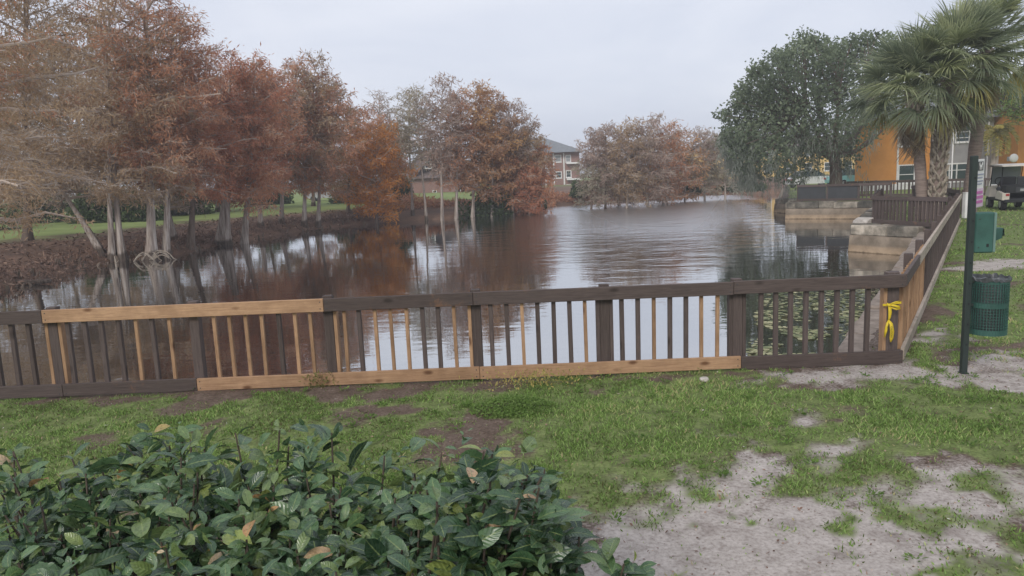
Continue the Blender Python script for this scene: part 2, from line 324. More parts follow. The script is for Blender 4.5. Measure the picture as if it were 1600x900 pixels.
class Acc:
    """collects quads"""
    def __init__(s): s.V, s.F, s.T, s.n = [], [], [], 0
    def add(s, V, F, t=0.5):
        V = np.asarray(V, float); s.V.append(V); s.F.append(np.asarray(F) + s.n)
        s.T.append(np.full(len(V), t) if np.isscalar(t) else np.asarray(t)); s.n += len(V)
    def tube(s, P, r, sides=6, cap=True, t=0.5, flute=None):
        P = np.asarray(P, float); r = np.broadcast_to(np.asarray(r, float), (len(P),)) if flute is None else r
        T = np.gradient(P, axis=0); T /= np.linalg.norm(T, axis=1)[:, None] + 1e-9
        ref = np.array([1.0, 0.13, 0.07]) if abs(T[0][0]) < 0.8 else np.array([0.05, 1.0, 0.1])
        A = np.cross(T, ref); A /= np.linalg.norm(A, axis=1)[:, None]; B = np.cross(T, A)
        th = np.arange(sides) * 2 * np.pi / sides
        rr = r[:, None] * np.ones(sides) if flute is None else flute
        V = P[:, None, :] + rr[..., None] * (A[:, None, :] * np.cos(th)[None, :, None] + B[:, None, :] * np.sin(th)[None, :, None])
        n = len(P); i, j = np.meshgrid(np.arange(n - 1), np.arange(sides), indexing='ij'); j2 = (j + 1) % sides
        F = np.stack([i * sides + j, i * sides + j2, (i + 1) * sides + j2, (i + 1) * sides + j], -1).reshape(-1, 4)
        s.add(V.reshape(-1, 3), F, t)
        if cap:
            for base, ring in ((0, range(sides)), ((n - 1) * sides, range(sides))):
                for q in range(0, sides - 2, 2):
                    idx = [s.n - n * sides + base + x for x in (0, q + 1, q + 2, min(q + 3, sides - 1))]
                    if idx[2] == idx[3]: continue
                    s.F.append(np.array([idx]))
    def box(s, c, d, rz=0.0, t=0.5):
        x, y, z = np.array(d) / 2.0
        V = np.array([[-x, -y, -z], [x, -y, -z], [x, y, -z], [-x, y, -z], [-x, -y, z], [x, -y, z], [x, y, z], [-x, y, z]])
        if rz: V = V @ np.array([[math.cos(rz), math.sin(rz), 0], [-math.sin(rz), math.cos(rz), 0], [0, 0, 1]])
        s.add(V + np.array(c), [[0, 3, 2, 1], [4, 5, 6, 7], [0, 1, 5, 4], [1, 2, 6, 5], [2, 3, 7, 6], [3, 0, 4, 7]], t)
    def kites(s, P, D, W, L, w, t):
        """leaf-shaped quads: base P, long axis D, width axis W, lengths L, widths w"""
        L = np.asarray(L)[:, None]; w = np.asarray(w)[:, None]
        V = np.stack([P, P + D * L * 0.45 + W * w, P + D * L, P + D * L * 0.45 - W * w], 1).reshape(-1, 3)
        F = np.arange(len(P) * 4).reshape(-1, 4)
        s.add(V, F, np.repeat(t, 4))
    def ribbons(s, A, B, W, wa, wb, t):
        wa = np.asarray(wa)[:, None]; wb = np.asarray(wb)[:, None]
        V = np.stack([A - W * wa, A + W * wa, B + W * wb, B - W * wb], 1).reshape(-1, 3)
        s.add(V, np.arange(len(A) * 4).reshape(-1, 4), np.repeat(t, 4))
    def mesh(s, name, m, smooth=False):
        return np_mesh(name, np.concatenate(s.V), np.concatenate(s.F), m, np.concatenate(s.T), smooth)
_boxes = {}
def box_mesh(name, d, m, bev=0.004):
    key = (name, tuple(round(x, 4) for x in d), m.name, bev)
    if key not in _boxes:
        bm = bmesh.new(); bmesh.ops.create_cube(bm, size=1.0); bmesh.ops.scale(bm, vec=d, verts=bm.verts)
        if bev: bmesh.ops.bevel(bm, geom=bm.edges[:], offset=min(bev, min(d) * 0.3), segments=1, affect='EDGES')
        me = bpy.data.meshes.new(name); bm.to_mesh(me); bm.free(); me.materials.append(m); _boxes[key] = me
    return _boxes[key]
def bx(name, d, loc, m, parent, rot=(0, 0, 0), bev=0.004):
    return mobj(name, box_mesh(name, d, m, bev), parent, loc, rot)
def unit(v): return v / (np.linalg.norm(v, axis=-1, keepdims=True) + 1e-9)

_tab = np.random.default_rng(3).random((256, 256))
def vnoise(x, y, s=0):
    x = np.asarray(x, float) + 17.3 * s + 1000; y = np.asarray(y, float) + 9.1 * s + 1000
    xi, yi = np.floor(x).astype(int), np.floor(y).astype(int); fx, fy = x - xi, y - yi
    fx = fx * fx * (3 - 2 * fx); fy = fy * fy * (3 - 2 * fy)
    g = lambda a, b: _tab[a % 256, b % 256]
    return (g(xi, yi) * (1 - fx) + g(xi + 1, yi) * fx) * (1 - fy) + (g(xi, yi + 1) * (1 - fx) + g(xi + 1, yi + 1) * fx) * fy
def fbm(x, y, s=0, o=4):
    v, a, t = 0, 0.5, 0
    for i in range(o):
        v = v + a * vnoise(x * 2 ** i, y * 2 ** i, s + i); t += a; a *= 0.55
    return v / t
def poly_sd(X, Y, P):
    """signed distance to a polygon (negative inside) and index of the nearest edge"""
    P = np.asarray(P)[:, :2]; n = len(P); best = np.full(X.shape, 1e9); idx = np.zeros(X.shape, int); ins = np.zeros(X.shape, bool)
    for i in range(n):
        a, b = P[i], P[(i + 1) % n]; e = b - a
        t = np.clip(((X - a[0]) * e[0] + (Y - a[1]) * e[1]) / (e @ e), 0, 1)
        d = np.hypot(X - a[0] - t * e[0], Y - a[1] - t * e[1]); c = d < best
        best = np.where(c, d, best); idx = np.where(c, i, idx)
        if a[1] != b[1]:
            cr = ((a[1] > Y) != (b[1] > Y)) & (X < (b[0] - a[0]) * (Y - a[1]) / (b[1] - a[1]) + a[0]); ins ^= cr
    return np.where(ins, -best, best), idx

# ------------------------------------------------------------------ lake outline and terrain
WZ = -0.9
FENCE_A, FENCE_C = np.array([-7.9, 7.56]), np.array([4.02, 7.52])       # front fence, left end beyond the frame, corner
SIDE_D = np.array([0.541, 0.841]); SIDE_N = np.array([-0.841, 0.541])   # side fence direction and its lakeward normal
def w2(x, y, z=WZ): return on_z(x, y, z)[:2]
wall_corner = FENCE_C + np.array([-0.28, 0.86])
A_pt = FENCE_C + SIDE_D * 17.6 + SIDE_N * 1.0
B_pt, C_pt, D_pt = w2(1328, 393), w2(1372, 342), w2(1229, 342)
E_pt, E2_pt, F_pt = w2(1211, 332), w2(1236, 334), w2(1222, 303)
wall_path = [np.array([-26.0, 8.42]), wall_corner, A_pt, B_pt, C_pt, D_pt, E2_pt, E_pt, F_pt]
shore = [w2(*p) for p in [(1180, 304), (1140, 304), (1090, 306), (1040, 312), (950, 318), (870, 323), (830, 331), (700, 342), (600, 348), (490, 358), (400, 373), (330, 386), (270, 400), (200, 407), (150, 412), (80, 434), (0, 454)]] + [np.array([-19.5, 21.0]), np.array([-27, 17.0])]
LAKE = np.array(wall_path + shore); NWALL = len(wall_path) - 1
def height(X, Y):
    X = np.asarray(X, float); Y = np.asarray(Y, float)
    d, i = poly_sd(X, Y, LAKE)
    wall = i < NWALL
    dn = d + (fbm(X * 0.9, Y * 0.9, 5) - 0.5) * 0.8
    nat = np.where(dn > 0, WZ + 0.14 * np.clip(dn / 0.35, 0, 1) + 0.81 * (1 - np.exp(-np.maximum(dn, 0) / 3.2)) + np.clip((dn - 9) * 0.012, 0, 0.5), WZ + np.maximum(-1.2, 0.4 * dn))
    nat = nat + (fbm(X * 1.3, Y * 1.3, 8) - 0.5) * 0.12 * (np.abs(dn) < 14)
    wl = np.where(d > 0.22, 0.0, -2.0)
    yard = (fbm(X * 0.9, Y * 0.9, 2) - 0.5) * 0.05 + (fbm(X * 7, Y * 7, 4, 3) - 0.5) * 0.022
    dip = np.where((i < 2) & (d > 0.22), -0.13 * np.clip(1 - (d - 0.22) / 0.6, 0, 1), 0)
    return np.where(wall, wl + dip + yard * (d > 0.22), nat)

def axis(parts):
    out = []
    for a, b, st in parts: out += list(np.arange(a, b, st))
    return np.array(out)
def geo(a, st, g, end):
    out = [a]
    while out[-1] < end: st *= g; out.append(out[-1] + st)
    return np.array(out)
gx = np.concatenate([-geo(26, 0.7, 1.12, 900)[::-1], axis([(-26, -6.2, 0.4), (-6.2, 6.6, 0.085), (6.6, 32, 0.3)]), geo(32, 0.6, 1.12, 900)])
gy = np.concatenate([-geo(-0.5, 0.6, 1.3, 120)[::-1], axis([(1.0, 3.2, 0.3), (3.2, 9.6, 0.085), (9.6, 48, 0.32), (48, 85, 0.8)]), geo(85, 1.2, 1.15, 1400)])
GX, GY = np.meshgrid(gx, gy); GZ = height(GX, GY)

# patches of the yard, as seen: sand, bare dirt, the trodden strip along the fence
def gp(pts, z=0.0): return np.array([on_z(x, y, z)[:2] for x, y in pts])
SAND = [gp([(850, 1100), (862, 800), (900, 772), (990, 798), (1060, 792), (1100, 735), (1165, 690), (1215, 718), (1255, 760), (1300, 772), (1345, 752), (1420, 738), (1500, 716), (1640, 728), (1700, 1100)]),
        gp([(1150, 590), (1260, 576), (1400, 566), (1500, 574), (1560, 556), (1640, 548), (1640, 604), (1530, 602), (1410, 588), (1250, 600)]),
        gp([(1290, 690), (1330, 674), (1372, 684), (1352, 712), (1300, 716)]), gp([(1195, 660), (1250, 650), (1270, 658), (1220, 668)]),
        gp([(1480, 417), (1540, 404), (1640, 402), (1640, 420), (1540, 424)]), gp([(1440, 520), (1490, 512), (1500, 530), (1450, 540)])]
DIRT = [gp([(-300, 640), (0, 622), (300, 612), (520, 598), (760, 590), (1100, 580), (1400, 562), (1400, 568), (1150, 584), (950, 592), (760, 604), (620, 616), (300, 622), (0, 632), (-300, 652)]),
        gp([(640, 700), (655, 672), (720, 650), (770, 644), (840, 668), (820, 684), (720, 704)]), gp([(520, 640), (600, 628), (640, 640), (560, 652)]),
        gp([(1410, 478), (1470, 468), (1490, 500), (1425, 508)]), gp([(1470, 560), (1500, 540), (1600, 520), (1600, 545), (1540, 560)]),
        gp([(880, 860), (960, 840), (1010, 870), (980, 1000), (880, 1000)])]
def zones(X, Y):
    wx = X + (fbm(X * 1.8, Y * 1.8, 21) - 0.5) * 0.9; wy = Y + (fbm(X * 1.8, Y * 1.8, 31) - 0.5) * 0.9
    sm = lambda d, w: np.clip(0.5 - d / w, 0, 1)
    s = np.zeros(X.shape); dr = np.zeros(X.shape)
    hf = (fbm(X * 5.5, Y * 5.5, 23, 5) - 0.5) * 0.75
    for P in SAND: s = np.maximum(s, sm(poly_sd(wx, wy, P)[0] + hf * 1.5 + .02, 0.8))
    for P in DIRT: dr = np.maximum(dr, sm(poly_sd(wx, wy, P)[0] + hf * .6, 0.25))
    n = fbm(X * 2.3, Y * 2.3, 41); n2 = fbm(X * 0.7, Y * 0.7, 51)
    thin = np.clip((n * 0.6 + n2 * 0.4 - 0.56) * 8, 0, 0.7)
    g = np.clip(1 - s - dr - thin, 0, 1)
    tuft = np.clip((fbm(X * 4.2, Y * 4.2, 61, 5) * .7 + fbm(X * 1.2, Y * 1.2, 66) * .3 - 0.555) * 12, 0, 1)
    g = np.maximum(g, np.maximum(s, dr * 0.8) * tuft * 0.8)
    d, i = poly_sd(X, Y, LAKE)
    bank = (i >= NWALL)
    lit = np.where(bank, np.clip(1.25 - (d + (n2 - 0.5) * 5) / np.where(X > -3, 40.0, 9.0), 0, 1), 0)
    g = np.where(bank, 1 - lit, g); s = np.where(bank, 0, s)
    strip = (~bank) & (d < 0.75)                                   # bare earth behind the fence
    g = np.where(strip, g * 0.15, g); s = np.where(strip, 0.35, s)
    return g, s, lit, dr
zg, zs, zl, zd = zones(GX, GY)
nY, nX = GX.shape
ii, jj = np.meshgrid(np.arange(nY - 1), np.arange(nX - 1), indexing='ij')
GF = np.stack([ii * nX + jj, ii * nX + jj + 1, (ii + 1) * nX + jj + 1, (ii + 1) * nX + jj], -1).reshape(-1, 4)

def ground_mat():
    m, nt, b = new_mat('yard_ground', 0.95, 0.15)
    at = nd(nt, 'ShaderNodeAttribute', attribute_name='zone'); sp = nt.nodes.new('ShaderNodeSeparateColor'); nt.links.new(at.outputs['Color'], sp.inputs[0])
    tc = nt.nodes.new('ShaderNodeTexCoord')
    def nz(sc, det=6, rough=0.65):
        n = nd(nt, 'ShaderNodeTexNoise', Scale=sc, Detail=float(det), Roughness=rough); nt.links.new(tc.outputs['Object'], n.inputs['Vector']); return n.outputs['Fac']
    f, mdm, lg, fine = nz(38), nz(6), nz(0.35), nz(160, 3)
    dirt = ramp(nt, [(0.3, (0.085, 0.065, 0.052)), (0.55, (0.165, 0.128, 0.105)), (0.75, (0.26, 0.215, 0.185))], f).outputs[0]
    dirt = mixc(nt, dirt, ramp(nt, [(0.35, (0.75, 0.68, 0.62)), (0.65, (1.1, 1.05, 1.0))], mdm).outputs[0], 1.0, 'MULTIPLY')
    sand = ramp(nt, [(0.28, (0.27, 0.235, 0.21)), (0.5, (0.475, 0.43, 0.395)), (0.75, (0.60, 0.56, 0.525))], f).outputs[0]
    sand = mixc(nt, sand, ramp(nt, [(0.3, (0.60, 0.56, 0.54)), (0.5, (0.92, 0.9, 0.88)), (0.7, (1.08, 1.06, 1.05))], mdm).outputs[0], 1.0, 'MULTIPLY')
    turf = ramp(nt, [(0.3, (0.095, 0.11, 0.048)), (0.5, (0.17, 0.21, 0.08)), (0.72, (0.25, 0.29, 0.12))], mdm).outputs[0]
    turf = mixc(nt, turf, ramp(nt, [(0.3, (0.6, 0.62, 0.55)), (0.7, (1.25, 1.25, 1.15))], f).outputs[0], 1.0, 'MULTIPLY')
    # the open lawn far across the water is a brighter green
    geo_ = nt.nodes.new('ShaderNodeSeparateXYZ'); nt.links.new(tc.outputs['Object'], geo_.inputs[0])
    far = nd(nt, 'ShaderNodeMapRange'); far.inputs['From Min'].default_value = 26; far.inputs['From Max'].default_value = 34; nt.links.new(geo_.outputs[1], far.inputs['Value'])
    lawn = ramp(nt, [(0.3, (0.165, 0.21, 0.07)), (0.7, (0.24, 0.29, 0.10))], lg).outputs[0]
    turf = mixc(nt, turf, lawn, far.outputs[0])
    lit = ramp(nt, [(0.3, (0.09, 0.06, 0.046)), (0.5, (0.19, 0.12, 0.085)), (0.72, (0.30, 0.20, 0.145))], f).outputs[0]
    lit = mixc(nt, lit, ramp(nt, [(0.35, (0.55, 0.55, 0.55)), (0.65, (1.15, 1.12, 1.1))], lg).outputs[0], 1.0, 'MULTIPLY')
    wob = nd(nt, 'ShaderNodeMath', operation='MULTIPLY_ADD'); nt.links.new(f, wob.inputs[0]); wob.inputs[1].default_value = 0.7
    wob.inputs[2].default_value = -0.35
    def soft(s):
        a = nd(nt, 'ShaderNodeMath', operation='ADD', use_clamp=True); nt.links.new(s, a.inputs[0]); nt.links.new(wob.outputs[0], a.inputs[1])
        mr = nd(nt, 'ShaderNodeMapRange'); mr.inputs['From Min'].default_value = 0.3; mr.inputs['From Max'].default_value = 0.7; nt.links.new(a.outputs[0], mr.inputs['Value']); return mr.outputs[0]
    c = mixc(nt, dirt, sand, soft(sp.outputs[1]))
    c = mixc(nt, c, turf, soft(sp.outputs[0]))
    c = mixc(nt, c, lit, soft(sp.outputs[2]))
    nt.links.new(c, b.inputs['Base Color'])
    hh = nd(nt, 'ShaderNodeMath', operation='ADD'); nt.links.new(f, hh.inputs[0]); nt.links.new(fine, hh.inputs[1])
    bump(nt, b, hh.outputs[0], 0.6, 0.012)
    return m
g_me = np_mesh('ground', np.stack([GX, GY, GZ], -1).reshape(-1, 3), GF, ground_mat(), smooth=True)
ca = g_me.color_attributes.new('zone', 'FLOAT_COLOR', 'POINT')
ca.data.foreach_set('color', np.stack([zg, zs, zl, np.ones_like(zg)], -1).astype(np.float32).ravel())
ground = mobj('ground', g_me); ground['kind'] = 'structure'

def water_mat():
    m, nt, b = new_mat('pond_water', 0.03, 0.5)
    b.inputs['Base Color'].default_value = (0.016, 0.012, 0.007, 1); b.inputs['IOR'].default_value = 1.33
    gl = nt.nodes.new('ShaderNodeBsdfGlossy'); gl.inputs['Color'].default_value = (0.93, 0.94, 0.95, 1); gl.inputs['Roughness'].default_value = 0.03
    mx = nt.nodes.new('ShaderNodeMixShader'); mx.inputs[0].default_value = 0.60
    nt.links.new(b.outputs[0], mx.inputs[1]); nt.links.new(gl.outputs[0], mx.inputs[2]); nt.links.new(mx.outputs[0], nt.nodes['Material Output'].inputs['Surface'])
    tc = nt.nodes.new('ShaderNodeTexCoord')
    def nz(scale, sc, det):
        mp = nt.nodes.new('ShaderNodeMapping'); mp.inputs['Scale'].default_value = scale; nt.links.new(tc.outputs['Object'], mp.inputs[0])
        n = nd(nt, 'ShaderNodeTexNoise', Scale=sc, Detail=float(det), Roughness=0.5); nt.links.new(mp.outputs[0], n.inputs['Vector']); return n.outputs['Fac']
    rip = nz((0.35, 1.0, 1), 3.2, 3); swell = nz((0.6, 1.0, 1), 0.9, 2); gust = nz((0.05, 0.035, 1), 1.0, 2)
    sp = nt.nodes.new('ShaderNodeSeparateXYZ'); nt.links.new(tc.outputs['Object'], sp.inputs[0])
    # the breeze ruffles the open far end; the near corner, the left shore and the lee of the oak lie calm
    def rng_(sock, lo, hi):
        q = nd(nt, 'ShaderNodeMapRange'); q.interpolation_type = 'SMOOTHSTEP'; q.inputs['From Min'].default_value = lo; q.inputs['From Max'].default_value = hi; nt.links.new(sock, q.inputs['Value']); return q.outputs[0]
    def mul(a_, b_):
        q = nd(nt, 'ShaderNodeMath', operation='MULTIPLY'); nt.links.new(a_, q.inputs[0]); nt.links.new(b_, q.inputs[1]); return q.outputs[0]
    lee = nd(nt, 'ShaderNodeMath', operation='MULTIPLY_ADD'); nt.links.new(sp.outputs[1], lee.inputs[0]); lee.inputs[1].default_value = 0.315
    ng = nd(nt, 'ShaderNodeMath', operation='MULTIPLY'); nt.links.new(sp.outputs[0], ng.inputs[0]); ng.inputs[1].default_value = -1.0; nt.links.new(ng.outputs[0], lee.inputs[2])
    wob = nd(nt, 'ShaderNodeMath', operation='MULTIPLY_ADD'); nt.links.new(gust, wob.inputs[0]); wob.inputs[1].default_value = 14.0; nt.links.new(sp.outputs[1], wob.inputs[2])
    mask = mul(mul(rng_(wob.outputs[0], 27, 46), rng_(sp.outputs[0], -4, 8)), rng_(lee.outputs[0], -2.5, 3.0))
    mr = nd(nt, 'ShaderNodeMapRange'); mr.inputs['To Min'].default_value = 0.022; mr.inputs['To Max'].default_value = 0.95; nt.links.new(mask, mr.inputs['Value'])
    gm = nd(nt, 'ShaderNodeMapRange'); gm.inputs['From Min'].default_value = 0.35; gm.inputs['From Max'].default_value = 0.6; gm.inputs['To Min'].default_value = 0.55; gm.inputs['To Max'].default_value = 1.2; nt.links.new(gust, gm.inputs['Value'])
    st = nd(nt, 'ShaderNodeMath', operation='MULTIPLY'); nt.links.new(mr.outputs[0], st.inputs[0]); nt.links.new(gm.outputs[0], st.inputs[1])
    h = nd(nt, 'ShaderNodeMath', operation='MULTIPLY_ADD'); nt.links.new(swell, h.inputs[0]); h.inputs[1].default_value = 2.0; nt.links.new(rip, h.inputs[2])
    ro = nd(nt, 'ShaderNodeMath', operation='MULTIPLY_ADD'); nt.links.new(mask, ro.inputs[0]); ro.inputs[1].default_value = 0.27; ro.inputs[2].default_value = 0.02
    nt.links.new(ro.outputs[0], gl.inputs['Roughness'])
    bp = nd(nt, 'ShaderNodeBump', Distance=0.16); nt.links.new(st.outputs[0], bp.inputs['Strength']); nt.links.new(h.outputs[0], bp.inputs['Height']); nt.links.new(bp.outputs[0], b.inputs['Normal']); nt.links.new(bp.outputs[0], gl.inputs['Normal'])
    return m
wv = np.array([[-70, 7.9, WZ], [60, 7.9, WZ], [60, 110, WZ], [-70, 110, WZ]])
water = mobj('water', np_mesh('water', wv, np.array([[0, 1, 2, 3]]), water_mat())); water['kind'] = 'structure'

# ------------------------------------------------------------------ sea wall
def seawall():
    root = thing('seawall', 'stained concrete sea wall with rough cap blocks along the near and right shore', 'sea wall')
    rng = random.Random(5)
    for k in range(NWALL):
        a, b = wall_path[k], wall_path[k + 1]
        e = b - a; L = np.linalg.norm(e); e = e / L; n = np.array([e[1], -e[0]])      # n points to the land (lake is on the left of the path)
        th = 0.4 if k < 2 else 0.9
        # slab, battered a little towards the water
        s = Acc(); c = []
        a2, b2 = a - e * 0.02 * k, b + e * 0.015 * k
        for p in (a2, b2):
            c += [[*(p - n * 0.16), -1.9], [*(p - n * 0.0), -0.33], [*(p + n * th), -0.33 - 0.003 * k], [*(p + n * th), -1.9]]
        s.add(c, [[0, 4, 5, 1], [1, 5, 6, 2], [2, 6, 7, 3], [3, 7, 4, 0], [0, 1, 2, 3], [4, 7, 6, 5]])
        mobj('wall_slab', s.mesh('wall_slab', m_conc), root)
        if k == 7: continue
        q = 0.0
        vis = k >= 1
        while q < L - 0.1:
            w = min(rng.uniform(0.75, 1.3), L - q)
            if L - q - w < 0.4: w = L - q
            mid = a + e * (q + w / 2) + n * (th * 0.5 - 0.03 + rng.uniform(-0.035, 0.035))
            hgt = (0.335 if k > 1 else 0.21) + rng.uniform(-0.03, 0.03)
            d = (w - 0.012, th * 1.0 + 0.02, hgt)
            if k == 0 and mid[0] < -7.5: q += w; continue
            bx('cap_block', d, (mid[0], mid[1], -0.325 + hgt / 2), m_cap if k > 1 else m_conc2, root, (rng.uniform(-.012, .012), rng.uniform(-.012, .012), math.atan2(e[1], e[0]) + rng.uniform(-.015, .015)), bev=0.03)
            q += w
    return root
seawall()

def boulder(name, label, loc, d, seed, m=m_stone, rz=0.0):
    bm = bmesh.new(); bmesh.ops.create_icosphere(bm, subdivisions=3, radius=0.5)
    r = random.Random(seed)
    ph = [r.uniform(0, 6) for _ in range(6)]
    for v in bm.verts:
        k = 1 + 0.16 * math.sin(4 * v.co.x + ph[0]) * math.cos(5 * v.co.y + ph[1]) + 0.10 * math.sin(9 * v.co.z + ph[2]) * math.sin(8 * v.co.x + ph[3])
        v.co = Vector((max(-.4, min(.4, v.co.x * k)) * d[0] * 1.15, max(-.4, min(.4, v.co.y * k)) * d[1] * 1.15, max(-.4, min(.38, v.co.z * k)) * d[2] * 1.15))
    me = bpy.data.meshes.new(name); bm.to_mesh(me); bm.free(); me.materials.append(m)
    o = mobj(name, me, None, loc, (0, 0, rz)); tag(o, label, 'rock'); return o
b0 = B_pt + np.array([0.75, 0.55])
boulder('concrete_chunk', 'rounded pale concrete chunk on the corner of the sea wall, beside the deck railing', (b0[0], b0[1], 0.06), (0.75, 0.6, 0.3), 3, m_stone, 0.5)
rk = on_z(1100, 596, 0.0)
boulder('small_rock', 'small white rock on the ground in front of the fence', (rk[0], rk[1], 0.02), (0.09, 0.07, 0.05), 8)

# ------------------------------------------------------------------ fences
T_Z, T_H, B_Z, B_H = 0.868, 0.135, 0.082, 0.13     # rail centre heights and depths
MX = {'t': wood_tan_x, 'b': wood_brn_x, 'g': wood_gry_x}; MZ = {'t': wood_tan_z, 'b': wood_brn_z}
def fence_root(name, label, a, b):
    e = np.asarray(b) - np.asarray(a); L = float(np.linalg.norm(e))
    return thing(name, label, 'fence', (a[0], a[1], 0), math.atan2(e[1], e[0]), 'brown wooden railings around the lake'), L
jr = random.Random(11)
def baluster(root, x, c, z0=0.09, z1=0.90, w=0.038, y=0.022):
    bx('baluster', (w, w, z1 - z0), (x, y + jr.uniform(-.003, .003), (z0 + z1) / 2), MZ[c], root, (jr.uniform(-.004, .004), jr.uniform(-.007, .007), jr.uniform(-.05, .05)), 0.003)
def post(root, x, c='b', w=0.095, side='', top=0.95, y=0.09):
    bx('post', (w, 0.095, top + 0.32), (x, y, (top - 0.32) / 2), MZ[c], root, (0, jr.uniform(-.004, .004), 0), 0.005)
    for s in side:      # scabs screwed to the post's flanks
        sx, cc = (-1, s) if s.islower() else (1, s.lower())
        bx('post_scab', (0.036, 0.088, 0.80), (x + sx * (w / 2 + 0.0195), y - 0.002, 0.455), MZ[cc], root, (0, 0, 0), 0.003)
def rail(root, x0, x1, c, z, h, y=-0.022, th=0.038, sag=0.0):
    o = bx('top_rail' if z > 0.4 else 'bottom_rail', (x1 - x0 - 0.004, th, h), ((x0 + x1) / 2, y, z), MX[c], root, (jr.uniform(-.012, .012), sag, 0), 0.004)
    if x1 - x0 > 0.5 and root.name.startswith(('front', 'side')):
        for ex in (-1, 1):
            for dz in (-.035, .035): bx('screw_head', (.011, .004, .011), (ex * ((x1 - x0) / 2 - .035), (th / 2 + .0008) * (1 if y > 0 else -1), dz), m_dark, o, bev=.002)

FA, FC = FENCE_A, FENCE_C
root, L = fence_root('front_fence', 'long wooden railing facing the camera, brown boards patched with new pine', FA, FC)
def fx(px):       # position along the front fence of an upright sighted at mid height
    d = ray(px, 522 - 0.041 * (px - 700)); t = 7.54 / d[1]; return float((_C + d * t)[0] - FA[0])
posts = [(-190, 'b', ''), (82, 'b', 'tT'), (303, 'b', ''), (514, 'b', 'T'), (745, 'b', 't'), (946, 'b', 'bB'), (1154, 'b', 'bB')]
for px, c, sd in posts: post(root, fx(px), c, 0.10, sd)
post(root, L - 0.055, 'b', 0.12, 't', y=0.10)
bal = [(-170, 'b'), (-143, 'b'), (-116, 'b'), (-90, 'b'), (-62, 'b'), (-35, 'b'), (-8, 'b'), (20, 'b'), (47, 'b'), (108, 'b'), (135, 'b'), (160, 'b'), (188, 'b'), (215, 't'), (240, 'b'), (267, 't'), (337, 't'), (361, 't'), (386, 't'), (411, 't'), (438, 'b'), (463, 't'), (487, 't'),
       (540, 't'), (563, 'b'), (588, 't'), (612, 't'), (637, 't'), (662, 'b'), (686, 'b'), (711, 't'), (768, 'b'), (793, 'b'), (817, 't'), (841, 'b'), (866, 'b'), (891, 'b'), (915, 't'),
       (972, 'b'), (997, 'b'), (1022, 't'), (1047, 'b'), (1072, 'b'), (1096, 't'), (1121, 't'), (1189, 'b'), (1212, 'b'), (1235, 'b'), (1259, 'b'), (1283, 'b'), (1307, 'b'), (1331, 'b'), (1355, 'b')]
for px, c in bal: baluster(root, fx(px), c, w=0.036 if c == 't' else 0.044)
for a, b, c in [(-260, 75, 'b'), (75, 511, 't'), (511, 742, 'b'), (742, 1144, 'b')]: rail(root, fx(a), fx(b), c, T_Z, T_H, sag=jr.uniform(-.002, .002))
rail(root, fx(1144), L + 0.02, 'b', T_Z + 0.004, T_H)
for a, b, c in [(-260, 92, 'b'), (92, 303, 'b'), (303, 747, 't'), (747, 1156, 't')]: rail(root, fx(a), fx(b), c, B_Z, B_H, sag=jr.uniform(-.003, .003))
rail(root, fx(1156), L + 0.02, 'b', B_Z - 0.012, B_H + 0.01)

def plain_fence(name, label, a, b, pat=None, step=1.85, gap=0.19, mirror=False, top='b', bottom='b', w=0.044, panels=()):
    root, L = fence_root(name, label, a, b)
    ys = -1 if mirror else 1
    n = max(1, round(L / step)); s = L / n
    for k in range(n + 1): post(root, min(max(k * s, 0.05), L - 0.05), 'b', 0.10, y=0.09 * ys)
    for k in range(n):
        c = pat[k] if pat and k < len(pat) else 'b'
        m = round(s / gap)
        if k in panels:
            bx('solid_panel', (s - 0.12, 0.02, 0.74), ((k + 0.5) * s, 0.025 * ys, 0.45), m_dark, root)
        else:
            for j in range(1, m): baluster(root, k * s + j * s / m, c, w=w, y=0.022 * ys)
        rail(root, k * s, (k + 1) * s, top if k else ('b' if pat else top), T_Z, T_H, y=-0.022 * ys)
        rail(root, k * s, (k + 1) * s, bottom if k else ('g' if pat else bottom), B_Z, B_H, y=-0.022 * ys)
    return root
# side fence: runs away from the corner along the lawn; rails on its lawn side
plain_fence('side_fence', 'wooden railing running away from the corner along the right lawn', FC + SIDE_D * 0.06, FC + SIDE_D * 19.6, ['t', 't', 'b', 'b', 'b', 'b', 'b', 'b', 'b', 'b'], top='g', bottom='g')
d1a, d1b = on_z(1363, 349, 0)[:2], FC + SIDE_D * 17.3 + SIDE_N * 0.25
plain_fence('deck_fence', 'dark railing across the near lake platform below the palms', d1a, d1b, gap=0.15, w=0.07)
d1c = d1a + np.array([3.2, 6.0])
plain_fence('deck_side_fence', 'dark railing running back along the water side of the palm platform', d1c, d1a + np.array([0.03, 0.09]), gap=0.17, w=0.06)
d2a, d2b = D_pt + np.array([0.9, 0.9]), C_pt + np.array([0.2, 1.2])
plain_fence('far_deck_fence', 'dark railing with solid panels along the far lake platform under the oak', d2a, d2b + (d2b - d2a) * 0.25, gap=0.2, w=0.06, panels=(0, 1))
d3a = d2b + (d2b - d2a) * 0.25 + np.array([0.1, 0.15])
plain_fence('rear_fence', 'low brown railing in front of the orange building', np.array([20.6, 45.6]), np.array([28.5, 38.2]), gap=0.2, w=0.06)
plain_fence('lawn_end_fence', 'brown railing behind the palms at the far end of the lawn', np.array([18.2, 33.5]), FC + SIDE_D * 20.6 + np.array([1.2, 2.0]), gap=0.2, w=0.06)

# white stub post beside the end of the side fence
wp = on_z(1509, 341, 0)
t = thing('bollard', 'short white square post at the far end of the side fence', 'post', (wp[0], wp[1], 0))
bx('shaft', (0.19, 0.19, 0.86), (0, 0, 0.43), m_white, t, bev=0.012); bx('cap', (0.205, 0.205, 0.03), (0, 0, 0.876), m_white, t, bev=0.01)

